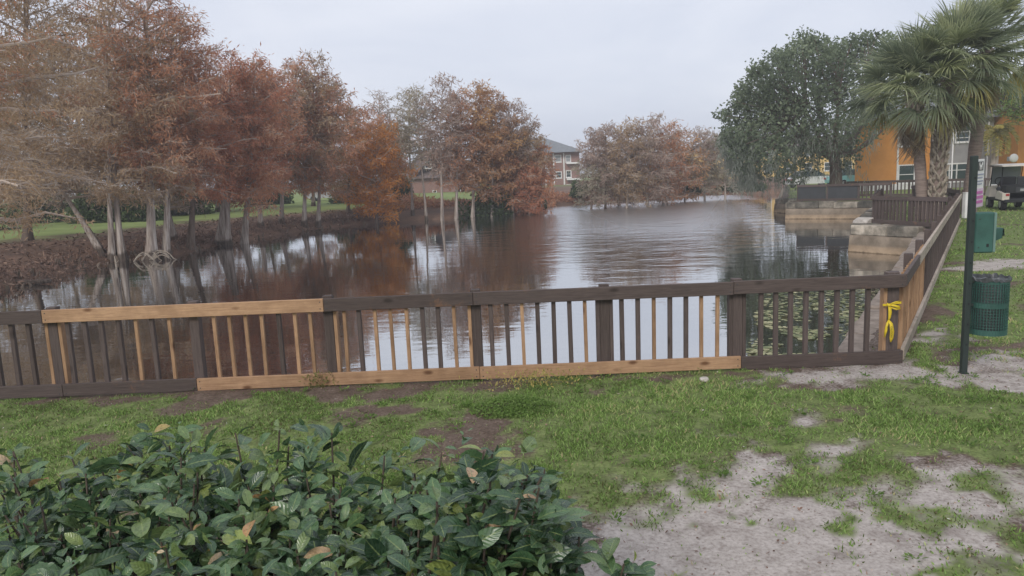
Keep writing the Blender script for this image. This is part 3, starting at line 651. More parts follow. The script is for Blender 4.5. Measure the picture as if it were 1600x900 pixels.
# caution tape tied round the corner post
def tape():
    t = thing('caution_tape', 'yellow caution tape knotted round the corner post of the fence', 'tape', (FC[0] - 0.14, FC[1] + 0.0, 0.55))
    def ribbon(pts, w, name, tw=0.0):
        P = np.array(pts, float); T = unit(np.gradient(P, axis=0)); up = np.array([0.15, -0.25, 1.0])
        a = Acc(); V = []
        for i, (p, tt) in enumerate(zip(P, T)):
            side = np.cross(tt, [0, -1, 0.1]); side = side / (np.linalg.norm(side) + 1e-9)
            ang = tw * i / (len(P) - 1); side = side * math.cos(ang) + np.cross(tt, side) * math.sin(ang)
            ww = w[i] if hasattr(w, '__len__') else w
            V += [p - side * ww / 2, p + side * ww / 2]
        a.add(V, [[2 * i, 2 * i + 1, 2 * i + 3, 2 * i + 2] for i in range(len(P) - 1)])
        me = a.mesh(name, m_yellow, True); o = mobj(name, me, t)
        so = o.modifiers.new('thick', 'SOLIDIFY'); so.thickness = 0.002
        return o
    # band round baluster and post
    a = Acc(); P = [(-0.035, 0.03), (0.0, -0.01), (0.075, 0.022), (0.155, 0.024), (0.155, 0.17), (0.03, 0.17), (-0.035, 0.03)]
    V = []
    for i, (x, y) in enumerate(P): V += [[x, y, 0.055 + 0.006 * i], [x, y, 0.078 + 0.006 * i]]
    a.add(V, [[2 * i, 2 * i + 2, 2 * i + 3, 2 * i + 1] for i in range(len(P) - 1)]); mobj('band', a.mesh('band', m_yellow), t)
    ribbon([(-0.015, -0.015, 0.09), (0.005, -0.03, 0.06), (0.012, -0.034, 0.0), (0.008, -0.03, -0.06), (0.0, -0.028, -0.09)], [0.02, 0.03, 0.034, 0.022, 0.014], 'twisted_length', 0.5)
    r1 = ribbon([(0.0, -0.03, -0.085), (0.018, -0.05, -0.12), (0.03, -0.052, -0.2), (0.028, -0.047, -0.27), (0.022, -0.045, -0.315)], [0.018, 0.034, 0.04, 0.036, 0.01], 'long_tail', 0.25)
    ribbon([(0.0, -0.03, -0.085), (-0.02, -0.045, -0.12), (-0.035, -0.05, -0.19), (-0.045, -0.046, -0.26)], [0.014, 0.024, 0.026, 0.014], 'short_tail', 1.0)
    ribbon([(0.0, -0.03, 0.075), (0.04, -0.055, 0.07), (0.085, -0.06, 0.055), (0.1, -0.05, 0.04), (0.07, -0.04, 0.03), (0.02, -0.03, 0.05)], [0.014, 0.022, 0.03, 0.026, 0.02, 0.014], 'bow_loop', 0.4)
    ribbon([(0.0, -0.03, 0.08), (0.05, -0.045, 0.105), (0.09, -0.05, 0.115)], [0.012, 0.012, 0.008], 'loose_end')
    bm = bmesh.new(); bmesh.ops.create_icosphere(bm, subdivisions=2, radius=0.016); me = bpy.data.meshes.new('knot'); bm.to_mesh(me); bm.free(); me.materials.append(m_yellow)
    mobj('knot', me, t, (0, -0.03, 0.072)); 
    for nm, loc, rot, sz in (('printed_word', (0.012, -0.0585, -0.145), (math.pi / 2, math.pi / 2, 0.0), 0.026), ('printed_word', (-0.03, -0.0545, -0.14), (math.pi / 2, math.pi / 2 - 0.12, 0), 0.016)):
        cu = bpy.data.curves.new(nm, 'FONT'); cu.body = 'CAUTION'; cu.size = sz
        tmp = bpy.data.objects.new('tmp', cu); col.objects.link(tmp)
        me = bpy.data.meshes.new_from_object(tmp); bpy.data.objects.remove(tmp); me.materials.clear(); me.materials.append(m_ink)
        mobj(nm, me, t, loc, rot)
tape()

# ------------------------------------------------------------------ pet waste station
def pet_station():
    p = on_z(1505, 584, 0.0)
    t = thing('pet_waste_station', 'dark green pet waste station with sign, bag box and mesh bin on one post', 'waste station', (p[0], p[1], 0))
    s = p[1] / FPX                                  # metres per sighted pixel at this distance
    bx('post', (0.055, 0.055, 2.45), (0, 0, 0.885), m_post, t, bev=0.006)
    for k in range(9): bx('bolt_hole', (0.014, 0.004, 0.02), (0, -0.029, 0.3 + 0.2 * k), m_black, t, bev=0)
    bx('foot_plate', (0.075, 0.075, 0.012), (0, 0, 0.012), m_post, t)
    # sign: faces the lawn, seen almost edge on
    sg = bx('sign', (0.30, 0.012, 0.46), (0.135, 0.125, 1.845), m_white, t, (0, 0, math.radians(45)), 0.004)
    def on_sign(name, d, x, z, m): bx(name, (d[0], 0.004, d[1]), (x, -0.0075, z), m, sg, bev=0)
    on_sign('pictogram_ground', (0.20, 0.085), 0, 0.165, m_dark)
    a = Acc(); a.box((0, 0, 0), (0.08, 0.004, 0.026)); a.box((0.047, 0, 0.022), (0.03, 0.004, 0.024)); a.box((-0.03, 0, -0.02), (0.012, 0.004, 0.03)); a.box((0.03, 0, -0.02), (0.012, 0.004, 0.03)); a.box((-0.048, 0, 0.02), (0.01, 0.004, 0.03))
    mobj('dog_pictogram', a.mesh('dog_pictogram', m_white), sg, (0, -0.0115, 0.165))
    for k, (z, w, m) in enumerate([(0.085, .24, m_blueg), (0.055, .18, m_blueg), (0.022, .22, m_blueg), (-0.005, .16, m_blueg)]): on_sign('text_line', (w, 0.012), 0, z, m)
    on_sign('pink_panel', (0.29, 0.175), 0, -0.135, m_mauve)
    for z, w in ((-0.085, .2), (-0.13, .25), (-0.175, .22)): bx('text_line', (w, 0.004, 0.026), (0, -0.0115, z), m_pink, sg, bev=0)
    # bag dispenser
    z0 = 1.385
    d = bx('bag_dispenser', (0.165, 0.11, 0.385), (0.115, 0.0, z0), m_green, t, (0, 0, math.radians(-14)), 0.012)
    bx('dispenser_edge', (0.022, 0.118, 0.375), (0.087, 0.0, 0.0), m_greenl, d, bev=0.006)
    a = Acc(); a.add([[0, -.045, -.06], [.05, -.045, -.035], [.072, -.045, .02], [.06, -.045, .06], [0, -.045, .06], [0, .045, -.06], [.05, .045, -.035], [.072, .045, .02], [.06, .045, .06], [0, .045, .06]],
        [[0, 1, 3, 4], [1, 2, 3, 3], [5, 9, 8, 6], [6, 8, 7, 7], [0, 5, 6, 1], [1, 6, 7, 2], [2, 7, 8, 3], [3, 8, 9, 4]])
    mobj('bag_hood', a.mesh('bag_hood', m_green), d, (0.0985, 0, -0.02))
    bx('bag_slot', (0.004, 0.06, 0.07), (0.172, 0, 0.0), m_black, d, (0, -0.1, 0), 0)
    bx('lock', (0.02, 0.006, 0.03), (0.03, -0.057, -0.12), m_black, d, bev=0.003)
    for z in (0.13, -0.14): bx('rivet', (0.012, 0.004, 0.012), (-0.045, -0.0565, z), m_post, d, bev=0.003)
    # mesh bin
    R, zb, zt = 0.162, 0.395, 0.945
    b = bpy.data.objects.new('mesh_bin', None); link(b, t); b.location = (0.225, 0.02, 0)
    def cyl(name, r0, r1, za, zc, m, sides=48, inner=None):
        a = Acc(); a.tube([[0, 0, za], [0, 0, (za + zc) / 2], [0, 0, zc]], [r0, (r0 + r1) / 2, r1], sides, cap=False); return mobj(name, a.mesh(name, m, True), b)
    for za, zc in ((zb, zb + 0.055), (zb + 0.265, zb + 0.315), (zt - 0.05, zt)): cyl('band', R + 0.003, R + 0.003, za, zc, m_green)
    a = Acc()
    for k in range(40):
        th = k * 2 * math.pi / 40; a.box((R * math.cos(th), R * math.sin(th), (zb + zt) / 2), (0.006, 0.0075, zt - zb), th)
    for k in range(20):
        z = zb + 0.02 + k * (zt - zb - 0.03) / 19
        th = np.linspace(0, 2 * np.pi, 41); a.tube(np.stack([R * np.cos(th), R * np.sin(th), np.full(41, z)], -1), 0.0036, 4, cap=False)
    mobj('wire_mesh', a.mesh('wire_mesh', m_green), b, kind='stuff')
    a = Acc(); th = np.linspace(0, 2 * np.pi, 49)[:-1]; ring = []
    rr = np.random.default_rng(2)
    for z, r in ((zb + 0.01, R - 0.03), (zb + 0.25, R - 0.012), (zt - 0.03, R - 0.012), (zt + 0.012, R - 0.004), (zt + 0.004, R + 0.012), (zt - 0.025, R + 0.012)):
        k = rr.uniform(-1, 1, 48) * (0.012 if z > zt - 0.04 else 0.006)
        ring.append(np.stack([(r + k * 0.5) * np.cos(th), (r + k * 0.5) * np.sin(th), z + k], -1))
    V = np.concatenate(ring); F = [[i * 48 + j, i * 48 + (j + 1) % 48, (i + 1) * 48 + (j + 1) % 48, (i + 1) * 48 + j] for i in range(5) for j in range(48)]
    a.add(V, F); mobj('bin_liner', a.mesh('bin_liner', m_liner), b)
    a = Acc(); a.tube([[0, 0, zb], [0, 0, zb + 0.006]], [R, R], 32); mobj('bin_floor', a.mesh('bin_floor', m_green), b)
    for z in (zb + 0.29, zt - 0.03): bx('bracket', (0.06, 0.03, 0.03), (-R - 0.02, -0.012, z), m_post, b)
pet_station()

# ------------------------------------------------------------------ trees
def place(px, py, zb=-0.4):
    p = on_z(px, py, zb); z = float(height(np.array([p[0]]), np.array([p[1]]))[0]); return np.array([p[0], p[1], z])
def top_z(px, py, Y): return at_y(px, py, Y)[2]

def build_tree(name, label, base, h, R, pal, seed, cb=0.3, cov=1.6, bark=bark_pale, twig='twig', lean=(0, 0), r0=None, flare=1.7, n_limb=None, bare=0.35, droop=0.35, group='autumn trees on the lake bank', spread=0.75, topu=2.2, cat='tree', stems=1, tri=1.0, upward=0.35, pal2=None):
    rng = np.random.default_rng(seed)
    t = thing(name, label, cat, tuple(base), 0.0, group)
    dist = math.hypot(base[0], base[1])
    r0 = (r0 * .85) if r0 else 0.0095 * h + 0.025
    lean = np.array(lean, float)
    wig = rng.uniform(-1, 1, 4)
    def trunk_at(z, off=0.0):
        u = np.asarray(z) / h
        return np.stack([lean[0] * h * u ** 1.15 + 0.10 * h * 0.12 * np.sin(u * 5 + wig[0] * 3) * u + off * wig[2] * u * h * .08, lean[1] * h * u ** 1.15 + 0.10 * h * 0.12 * np.sin(u * 4 + wig[1] * 3) * u + off * wig[3] * u * h * .05, np.asarray(z) * np.ones_like(u)], -1)
    tr = Acc()
    zz = np.concatenate([[-0.5, -0.1, 0.15, 0.4, 0.8, 1.4], np.linspace(2.2, h * 0.97, 7)]) if h > 4 else np.linspace(-0.3, h * 0.97, 8)
    u = np.clip(zz / h, 0, 1)
    for sidx in range(stems):
        off = 0 if sidx == 0 else (sidx * 1.7 * (-1) ** sidx)
        sh = np.array([0.0 if sidx == 0 else rng.uniform(-.45, .45), 0 if sidx == 0 else rng.uniform(-.3, .3), 0])
        rr = r0 * (0.85 ** sidx) * ((1 - u) ** 0.8 + 0.04) + r0 * flare * 0.5 * np.exp(-np.clip(zz + 0.1, 0, 9) / 0.55)
        th = np.arange(14) * 2 * np.pi / 14; ph = rng.uniform(0, 6)
        fl = rr[:, None] * (1 + (0.28 * np.cos(5 * th + ph) + 0.12 * np.cos(8 * th))[None, :] * np.exp(-np.clip(zz, 0, 9) / 1.1)[:, None])
        tr.tube(trunk_at(np.maximum(zz, 0), off) + np.stack([0 * zz, 0 * zz, np.minimum(zz, 0)], -1) + sh, rr, 14, flute=fl)
    mobj('trunk', tr.mesh('trunk', bark, True), t)
    br = Acc(); n_limb = n_limb or int(16 + h * 2.6)
    S0, SD, SL, ST = [], [], [], []
    LT = []
    for i in range(n_limb):
        uu = (i + rng.random()) / n_limb
        uu = uu ** 0.9
        z = h * (cb + (0.98 - cb) * uu); az = i * 2.39996 + rng.uniform(-.5, .5)
        prof = (max(0.0, 1 - uu ** topu)) ** spread * (0.62 + 0.38 * min(1, 3 * uu)) + 0.10
        Lm = R * prof * rng.uniform(0.68, 1.12)
        dh = np.array([math.cos(az), math.sin(az), 0]); el = (upward - 0.15) + uu * 0.75 + rng.uniform(-.2, .2)
        sidx = i % stems; p0 = trunk_at(np.array([z]), 0 if sidx == 0 else sidx * 1.7 * (-1) ** sidx)[0]
        s = np.linspace(0, 1, 6)
        curv = -0.25 * droop - 0.15 * rng.random()
        pts = p0 + np.outer(s * Lm, dh) + np.outer(Lm * (s * math.tan(el) * 0.7 + curv * s ** 2), [0, 0, 1]) + rng.normal(0, 0.03 * Lm, (6, 3)) * s[:, None]
        lr = 0.019 * Lm + 0.006 * h * (1 - uu) * 0.35 + 0.008
        br.tube(pts, lr * (1 - 0.8 * s), 5 if Lm > 1 else 4, cap=False, t=rng.uniform(0.3, 0.7))
        k = max(5, int(Lm * 8))
        ss = rng.uniform(0.12, 1.0, k); st = np.stack([np.interp(ss, s, pts[:, q]) for q in range(3)], -1)
        perp = np.array([-dh[1], dh[0], 0]); sgn = rng.choice([-1, 1], k)
        dd = unit(dh * 0.55 + perp * (sgn * rng.uniform(.4, 1.0, k))[:, None] + rng.normal(0, .35, (k, 3)) + np.array([0, 0, 0.12 - droop * 0.4]))
        ll = (0.30 * Lm * (1.15 - ss) + 0.28) * rng.uniform(0.6, 1.3, k)
        S0.append(st); SD.append(dd); SL.append(ll); ST.append(np.full(k, np.clip(rng.normal(0.5, 0.2), 0.05, 0.95))); 
    S0, SD, SL, ST = map(np.concatenate, (S0, SD, SL, ST))
    wid = max(0.010, dist * 0.00026)
    W = unit(np.cross(SD, rng.normal(0, 1, SD.shape)))
    mid = S0 + SD * SL[:, None] * 0.6 + np.array([0, 0, -0.06 * droop]); end = S0 + SD * SL[:, None] - np.outer(SL * droop * 0.35, [0, 0, 1])
    tt = rng.uniform(0.2, 0.9, len(S0))
    br.ribbons(S0, mid, W, np.full(len(S0), wid), np.full(len(S0), wid * .7), tt); br.ribbons(mid, end, W, np.full(len(S0), wid * .7), np.full(len(S0), wid * .3), tt)
    # finer bare twigs
    nt_ = int(len(S0) * 3 * (0.4 + bare)); q = rng.integers(0, len(S0), nt_)
    a0 = S0[q] + SD[q] * (SL[q] * rng.uniform(0.2, 1, nt_))[:, None]; da = unit(SD[q] * 0.6 + rng.normal(0, .6, (nt_, 3)) + np.array([0, 0, -droop * .5])); la = SL[q] * rng.uniform(.25, .55, nt_)
    br.ribbons(a0, a0 + da * la[:, None], unit(np.cross(da, rng.normal(0, 1, da.shape))), np.full(nt_, wid * .6), np.full(nt_, wid * .25), rng.uniform(0.1, 1, nt_))
    mobj('branches', br.mesh('branches', FOL[twig]), t, kind='stuff')
    # foliage
    ll, lw = max(0.10, dist * 0.0062), max(0.018, dist * 0.00064)
    area = 2 * R * h * (1 - cb) * 0.8
    N = int(min(26000, area * cov / (ll * lw * 0.62)) * tri)
    cr = Acc()
    q = rng.choice(len(S0), N, p=SL / SL.sum())
    pos = S0[q] + SD[q] * (SL[q] * rng.uniform(0.1, 1.1, N))[:, None] + rng.normal(0, 0.10 + 0.012 * R, (N, 3)) - np.outer(SL[q] * droop * 0.25, [0, 0, 1])
    D = unit(SD[q] * 0.35 + rng.normal(0, .55, (N, 3)) + np.array([0, 0, -droop])); Wd = unit(np.cross(D, rng.normal(0, 1, D.shape)))
    ti = np.clip(ST[q] * 0.8 - .12 + rng.uniform(0, 0.45, N) + (fbm(pos[:, 0] * 0.9 + seed, pos[:, 2] * 0.9 + pos[:, 1] * .6, seed % 40) - 0.5) * 0.6, 0, 1)
    cr.kites(pos, D, Wd, ll * rng.uniform(0.6, 1.35, N), lw * rng.uniform(0.6, 1.3, N), ti)
    me = cr.mesh('crown', FOL[pal])
    if pal2:
        me.materials.append(FOL[pal2]); z = (pos[:, 2] / h + fbm(pos[:, 0] * .8, pos[:, 2] * .8, 3) * .5 - .25)
        me.polygons.foreach_set('material_index', (z > 0.62).astype(np.int32))
    mobj('crown', me, t, kind='stuff')
    return t

G0 = 'trees behind the far lawn'; G1 = 'autumn cypresses on the left bank'; G2 = 'autumn trees on the point across the lake'; G3 = 'trees along the far bank'
# (label, base px, base py, zb, top px, top py, half width px, palette, kwargs)
TREES = [
 ('near cypress at the left frame edge reaching brown limbs over the water', -95, 452, -0.5, -120, -160, 235, 'brown', dict(cb=.22, cov=1.0, bark=bark_dark, upward=.25, pal2='rust'), G1),
 ('tall olive-brown cypress behind the leaning trunk at far left', 45, 378, -0.1, 40, -70, 150, 'brown', dict(cb=.16, cov=1.1, bark=bark_dark), G1),
 ('leaning pale cypress with bare twigs whose trunk tilts left over the bank', 160, 402, -0.7, 60, 205, 120, 'tan', dict(cb=.45, cov=.28, bare=2.2, lean=(-.55, .02), upward=.15, r0=.15, flare=1.2, topu=3.5, droop=.55), G1),
 ('broad-footed cypress with several buttresses just right of the leaning trunk', 190, 397, -0.6, 150, -20, 125, 'brown', dict(cb=.22, cov=1.15, bare=1.0, stems=2), G1),
 ('tallest cypress with a straight pale trunk rising to the frame top', 236, 390, -0.5, 232, -40, 120, 'rust', dict(cb=.30, cov=1.05, bare=.9, r0=.23, flare=1.8), G1),
 ('slender cypress directly right of the tallest pale trunk', 258, 388, -0.5, 275, 18, 95, 'rust', dict(cb=.28, cov=1.15, bare=.7, r0=.17), G1),
 ('grey twiggy cypress with low bare branches between two straight trunks', 273, 380, -0.5, 215, 130, 110, 'tan', dict(cb=.22, cov=.75, bare=1.8, r0=.15), G1),
 ('short dark-trunked cypress with deep red crown on the left bank', 298, 383, -0.6, 318, 75, 85, 'red', dict(cb=.30, cov=1.3, r0=.16, bark=bark_dark), G1),
 ('red cypress with wide fluted double foot at the lake edge', 352, 374, -0.6, 362, 85, 88, 'red', dict(cb=.26, cov=1.7, r0=.24, stems=2), G1),
 ('rust cypress with fluted foot right of the wide double trunk', 380, 372, -0.6, 405, 95, 82, 'rust', dict(cb=.24, cov=1.7, r0=.2), G1),
 ('rust-red cypress leaning right of the fluted pair', 408, 357, -0.5, 430, 98, 78, 'red', dict(cb=.24, cov=1.7, lean=(.03, 0)), G1),
 ('grey-brown cypress with twiggy top, middle of the left grove', 440, 352, -0.5, 462, 92, 76, 'rust', dict(cb=.22, cov=1.5, bare=.8), G1),
 ('brown cypress with dome top towards the right of the left grove', 475, 350, -0.5, 492, 92, 70, 'brown', dict(cb=.26, cov=1.4, bare=.8), G1),
 ('rightmost tall cypress of the left grove, rust with thin top', 497, 348, -0.5, 516, 122, 62, 'rust', dict(cb=.22, cov=1.6), G1),
 ('low brown tree leaning over the water between grove and orange tree', 545, 338, -0.5, 548, 172, 66, 'brown', dict(cb=.12, cov=2.0, bark=bark_dark, pal2='rust'), G1),
 ('bright orange broadleaf tree at the water edge', 588, 341, -0.5, 588, 205, 56, 'orange', dict(cb=.10, cov=2.3, bark=bark_dark, droop=.1, spread=.6), G2),
 ('brown tree crowding behind the top of the orange tree', 580, 322, .1, 590, 182, 58, 'rust', dict(cb=.1, cov=1.8), G2),
 ('thin leafless tree standing behind the orange tree', 604, 318, 0.1, 590, 142, 46, 'pink', dict(cb=.3, cov=.18, bare=1.6), G2),
 ('slim pale-trunked tree first right of the orange tree', 645, 336, -0.5, 638, 140, 36, 'pale', dict(cb=.45, cov=.75, r0=.11, flare=1.2, bare=.6), G2),
 ('slim pale-trunked tree second right of the orange tree', 666, 336, -0.5, 660, 132, 38, 'pale', dict(cb=.42, cov=.7, r0=.11, flare=1.2, bare=.6, lean=(-.03, 0)), G2),
 ('highest tree of the point with open pinkish crown', 690, 336, -0.5, 690, 116, 44, 'pink', dict(cb=.36, cov=.95, r0=.13, bare=.6), G2),
 ('bare-footed tree with many low pale branches on the point', 712, 334, -0.5, 716, 138, 46, 'rust', dict(cb=.26, cov=1.0, bare=1.0), G2),
 ('amber-crowned tall tree in the middle of the point', 738, 332, -0.5, 745, 128, 54, 'amber', dict(cb=.24, cov=1.5), G2),
 ('golden-brown tree right of the amber crown on the point', 768, 330, -0.5, 772, 140, 52, 'amber', dict(cb=.18, cov=1.7), G2),
 ('dense rust tree near the tip of the point', 800, 328, -0.5, 803, 158, 50, 'rust', dict(cb=.14, cov=1.5, pal2='pink'), G2),
 ('lower rust-red tree at the tip of the point', 826, 327, -0.5, 828, 192, 38, 'red', dict(cb=.12, cov=1.5, pal2='brown'), G2),
 ('last small rust tree at the tip beside the brick building', 845, 326, -0.5, 846, 226, 24, 'rust', dict(cb=.12, cov=1.9), G2),
 ('brown tree behind the lawn at the far left frame edge', -20, 350, .2, -25, 40, 80, 'brown', dict(cb=.06, cov=1.15, bark=bark_dark), G0),
 ('tan twiggy tree behind the lawn above the leaning trunk', 95, 345, .2, 95, 60, 75, 'tan', dict(cb=.06, cov=1.1), G0),
 ('olive-brown tree behind the lawn between the first straight trunks', 175, 342, .2, 172, 50, 75, 'brown', dict(cb=.06, cov=1.15, bark=bark_dark), G0),
 ('rust tree behind the lawn right of the tallest cypress', 262, 336, .2, 265, 95, 70, 'brown', dict(cb=.06, cov=1.3), G0),
 ('rust tree behind the lawn at the back of the double trunk', 340, 330, .2, 345, 120, 62, 'rust', dict(cb=.10, cov=1.4), G0),
 ('brown tree behind the lawn in the centre of the left grove', 415, 325, .2, 420, 125, 60, 'brown', dict(cb=.14, cov=1.4), G0),
 ('rust tree behind the lawn at the right end of the left grove', 490, 321, .2, 492, 140, 56, 'rust', dict(cb=.14, cov=1.4), G0),
 ('green-brown tree behind the orange tree in front of the brick gable', 615, 316, .2, 615, 215, 34, 'pale', dict(cb=.08, cov=1.8, pal2='amber'), G0),
 ('dull brown tree behind the amber crowns of the point', 790, 313, .2, 780, 200, 60, 'brown', dict(cb=.05, cov=1.8), G0),
 ('pink-brown tree standing second row behind the far thicket, left', 965, 304, 0.1, 970, 205, 40, 'pink', dict(cb=.06, cov=1.7), G3),
 ('olive tree standing second row behind the far thicket, right', 1035, 300, 0.1, 1035, 205, 42, 'brown', dict(cb=.06, cov=1.7), G3),
 ('yellow-green tree beside the brick apartment building', 922, 316, -0.3, 932, 198, 28, 'pale', dict(cb=.12, cov=1.6, bark=bark_dark, pal2='pink'), G3),
 ('pinkish bare-topped tree left of the far bank thicket', 945, 315, -0.3, 948, 194, 38, 'pink', dict(cb=.14, cov=1.5, bark=bark_dark), G3),
 ('olive-brown tree in the middle of the far bank thicket', 978, 314, -0.3, 985, 190, 40, 'brown', dict(cb=.14, cov=1.4, bare=.7), G3),
 ('tallest pink-brown tree of the far bank thicket', 1010, 312, -0.3, 1018, 182, 44, 'pink', dict(cb=.14, cov=1.5, bare=.7), G3),
 ('rust-brown drooping tree right of the tallest far thicket tree', 1042, 310, -0.3, 1046, 190, 42, 'rust', dict(cb=.12, cov=1.3), G3),
 ('brown tree with an orange side at the right of the far thicket', 1070, 306, -0.3, 1068, 204, 32, 'amber', dict(cb=.2, cov=1.2), G3),
 ('grey-green tree with thin pale stem left of the oak', 1101, 302, -0.2, 1100, 202, 38, 'pale', dict(cb=.25, cov=1.5, bare=.9, pal2='pink'), G3),
 ('small grey-green tree half hidden by the oak on the far bank', 1133, 301, -0.2, 1132, 206, 34, 'pale', dict(cb=.3, cov=1.5), G3),
]
for i, (lab, bxp, byp, zb, tx, ty, hw, pal, kw, grp) in enumerate(TREES):
    if grp == G3: hw *= 1.2; kw = dict(kw, cb=max(.2, kw['cb']), cov=kw['cov'] * .78, bare=kw.get('bare', .35) + .5)
    if grp == G1 and 'cb' in kw and i > 2: kw = dict(kw, cov=kw['cov'] * .85, bare=kw.get('bare', .35) + .4)
    b = place(bxp, byp, zb); h = top_z(tx, ty, b[1]) - b[2]; R = hw * b[1] / FPX
    kw = dict(kw)
    if 'lean' not in kw:
        kw['lean'] = ((at_y(tx, ty, b[1])[0] - b[0]) / h, 0.0)
    build_tree('cypress_tree' if grp == G1 else 'autumn_tree', lab, b, h, R, pal, 100 + i, group=grp, **kw)

# ------------------------------------------------------------------ shrubs and undergrowth
def leaf_mound(name, label, base, rx, ry, h, pal, seed, n=2500, size=None, group='dark shrubs behind the far lawn', cat='shrub', trunk=True):
    rng = np.random.default_rng(seed); t = thing(name, label, cat, tuple(base), 0, group)
    dist = math.hypot(base[0], base[1]); sz = size or dist * 0.0034
    cen = rng.normal(0, 1, (26, 3)); cen = unit(cen) * rng.uniform(.45, .85, (26, 1)); cen[:, 2] = np.abs(cen[:, 2])
    q = rng.integers(0, 26, n); dv = unit(rng.normal(0, 1, (n, 3))); P = cen[q] + dv * (0.30 * rng.uniform(.3, 1, n) ** .5)[:, None]
    P[:, 2] = np.abs(P[:, 2])
    P = P * np.array([rx, ry, h]) * 0.92; D = unit(dv * .6 + rng.normal(0, .6, (n, 3))); W = unit(np.cross(D, rng.normal(0, 1, D.shape)))
    ti = np.clip(rng.uniform(0, .5, 26)[q] + rng.uniform(0, .4, n) + dv[:, 2] * .15, 0, 1)
    a = Acc(); a.kites(P, D, W, sz * rng.uniform(.8, 1.8, n), sz * .42 * rng.uniform(.7, 1.3, n), ti); mobj('foliage', a.mesh('foliage', FOL[pal]), t, kind='stuff')
    a = Acc()
    for k in range(7):
        e = cen[k] * np.array([rx, ry, h]) * .8; a.tube([[0, 0, -.1], [e[0] * .3, e[1] * .3, e[2] * .5], e], [0.03 + .012 * h, 0.025, 0.01], 5)
    mobj('stems', a.mesh('stems', bark_dark), t)
    return t
words = ['leftmost', 'second', 'third', 'fourth', 'fifth', 'sixth', 'seventh', 'eighth', 'ninth', 'tenth']
for k, (px, py, hw, th, pal) in enumerate([(-60, 364, 95, 110, 'green'), (60, 350, 70, 70, 'green'), (150, 348, 60, 62, 'green'), (215, 345, 50, 60, 'green'), (290, 336, 45, 52, 'green'), (420, 322, 45, 46, 'green'), (545, 318, 36, 50, 'green'), (620, 318, 30, 62, 'green'), (760, 318, 55, 60, 'green'), (820, 312, 40, 45, 'green')]):
    p = on_z(px, py, 0.1); s = p[1] / FPX; z = float(height(np.array([p[0]]), np.array([p[1]]))[0])
    leaf_mound('evergreen_shrub', 'dark evergreen shrub behind the far lawn, %s from the left' % words[k], (p[0], p[1], z - .1), hw * s, hw * s * .6, th * s, pal, 300 + k, 2600)
for k, (px, py, hw, th, lab) in enumerate([(905, 307, 14, 24, 'low dark hedge at the foot of the brick apartment building'), (1082, 301, 12, 10, 'low clipped hedge in front of the yellow building, left of the oak'), (1160, 297, 50, 9, 'long low hedge before the far yellow building under the oak')]):
    p = on_z(px, py, -0.1); s = p[1] / FPX
    leaf_mound('clipped_hedge', lab, (p[0], p[1], 0), hw * s, 1.2, th * s, 'green', 330 + k, 1500, group='hedges by the far buildings')

def undergrowth():
    rng = np.random.default_rng(77); a = Acc()
    S = [np.array(w2(x, y)) for x, y in [(560, 347), (600, 345), (700, 337), (830, 327), (870, 322), (950, 318), (1040, 312), (1090, 306), (1140, 304), (1200, 303)]]
    seg = np.cumsum([0] + [np.linalg.norm(S[i + 1] - S[i]) for i in range(len(S) - 1)])
    n = 15000; u = rng.uniform(0, seg[-1], n); P = np.stack([np.interp(u, seg, [s[0] for s in S]), np.interp(u, seg, [s[1] for s in S])], -1)
    dens = fbm(u * .25, u * 0, 9); back = rng.uniform(-0.3, 3.0, n) ** 1.0; P[:, 1] += back; P[:, 0] += rng.normal(0, .3, n)
    z = height(P[:, 0], P[:, 1]); hh = rng.uniform(0.05, 1.0, n) * (0.35 + 2.0 * np.clip(dens - .35, 0, 1)) 
    pos = np.column_stack([P, np.maximum(z, WZ) + hh]); D = unit(rng.normal(0, .7, (n, 3)) + [0, 0, -.2]); W = unit(np.cross(D, rng.normal(0, 1, D.shape)))
    a.kites(pos, D, W, rng.uniform(.15, .4, n), rng.uniform(.03, .07, n), np.clip(dens + rng.uniform(-.4, .3, n), 0, .9))
    o = mobj('undergrowth', a.mesh('undergrowth', FOL['rust'])); tag(o, 'rusty undergrowth and low twigs along the far water edge', 'undergrowth', kind='stuff'); a = Acc()
    S = [np.array(w2(x, y)) for x, y in [(0, 454), (80, 434), (150, 411), (200, 406), (270, 398), (330, 383), (400, 371), (490, 357), (560, 350)]]
    seg = np.cumsum([0] + [np.linalg.norm(S[i + 1] - S[i]) for i in range(len(S) - 1)])
    n = 4200; u = rng.uniform(0, seg[-1], n); P = np.stack([np.interp(u, seg, [q[0] for q in S]), np.interp(u, seg, [q[1] for q in S])], -1)
    dens = fbm(u * .6, u * 0, 19); P += rng.normal(0, .35, (n, 2)) + np.array([-.7, .5]) * rng.uniform(-.2, 1.6, n)[:, None]
    z = np.maximum(height(P[:, 0], P[:, 1]), WZ); pos = np.column_stack([P, z + rng.uniform(0, .5, n) ** 1.6 * (.3 + dens)]); D = unit(rng.normal(0, .6, (n, 3)) + [0, 0, .35]); W = unit(np.cross(D, rng.normal(0, 1, D.shape)))
    a.kites(pos, D, W, rng.uniform(.10, .34, n), rng.uniform(.010, .03, n), np.clip(dens * .6 + rng.uniform(-.3, .4, n), 0, 1))
    o = mobj('bank_brush', a.mesh('bank_brush', FOL['litter'])); tag(o, 'brown dry twigs and brush along the left water edge', 'brush', kind='stuff')
undergrowth()

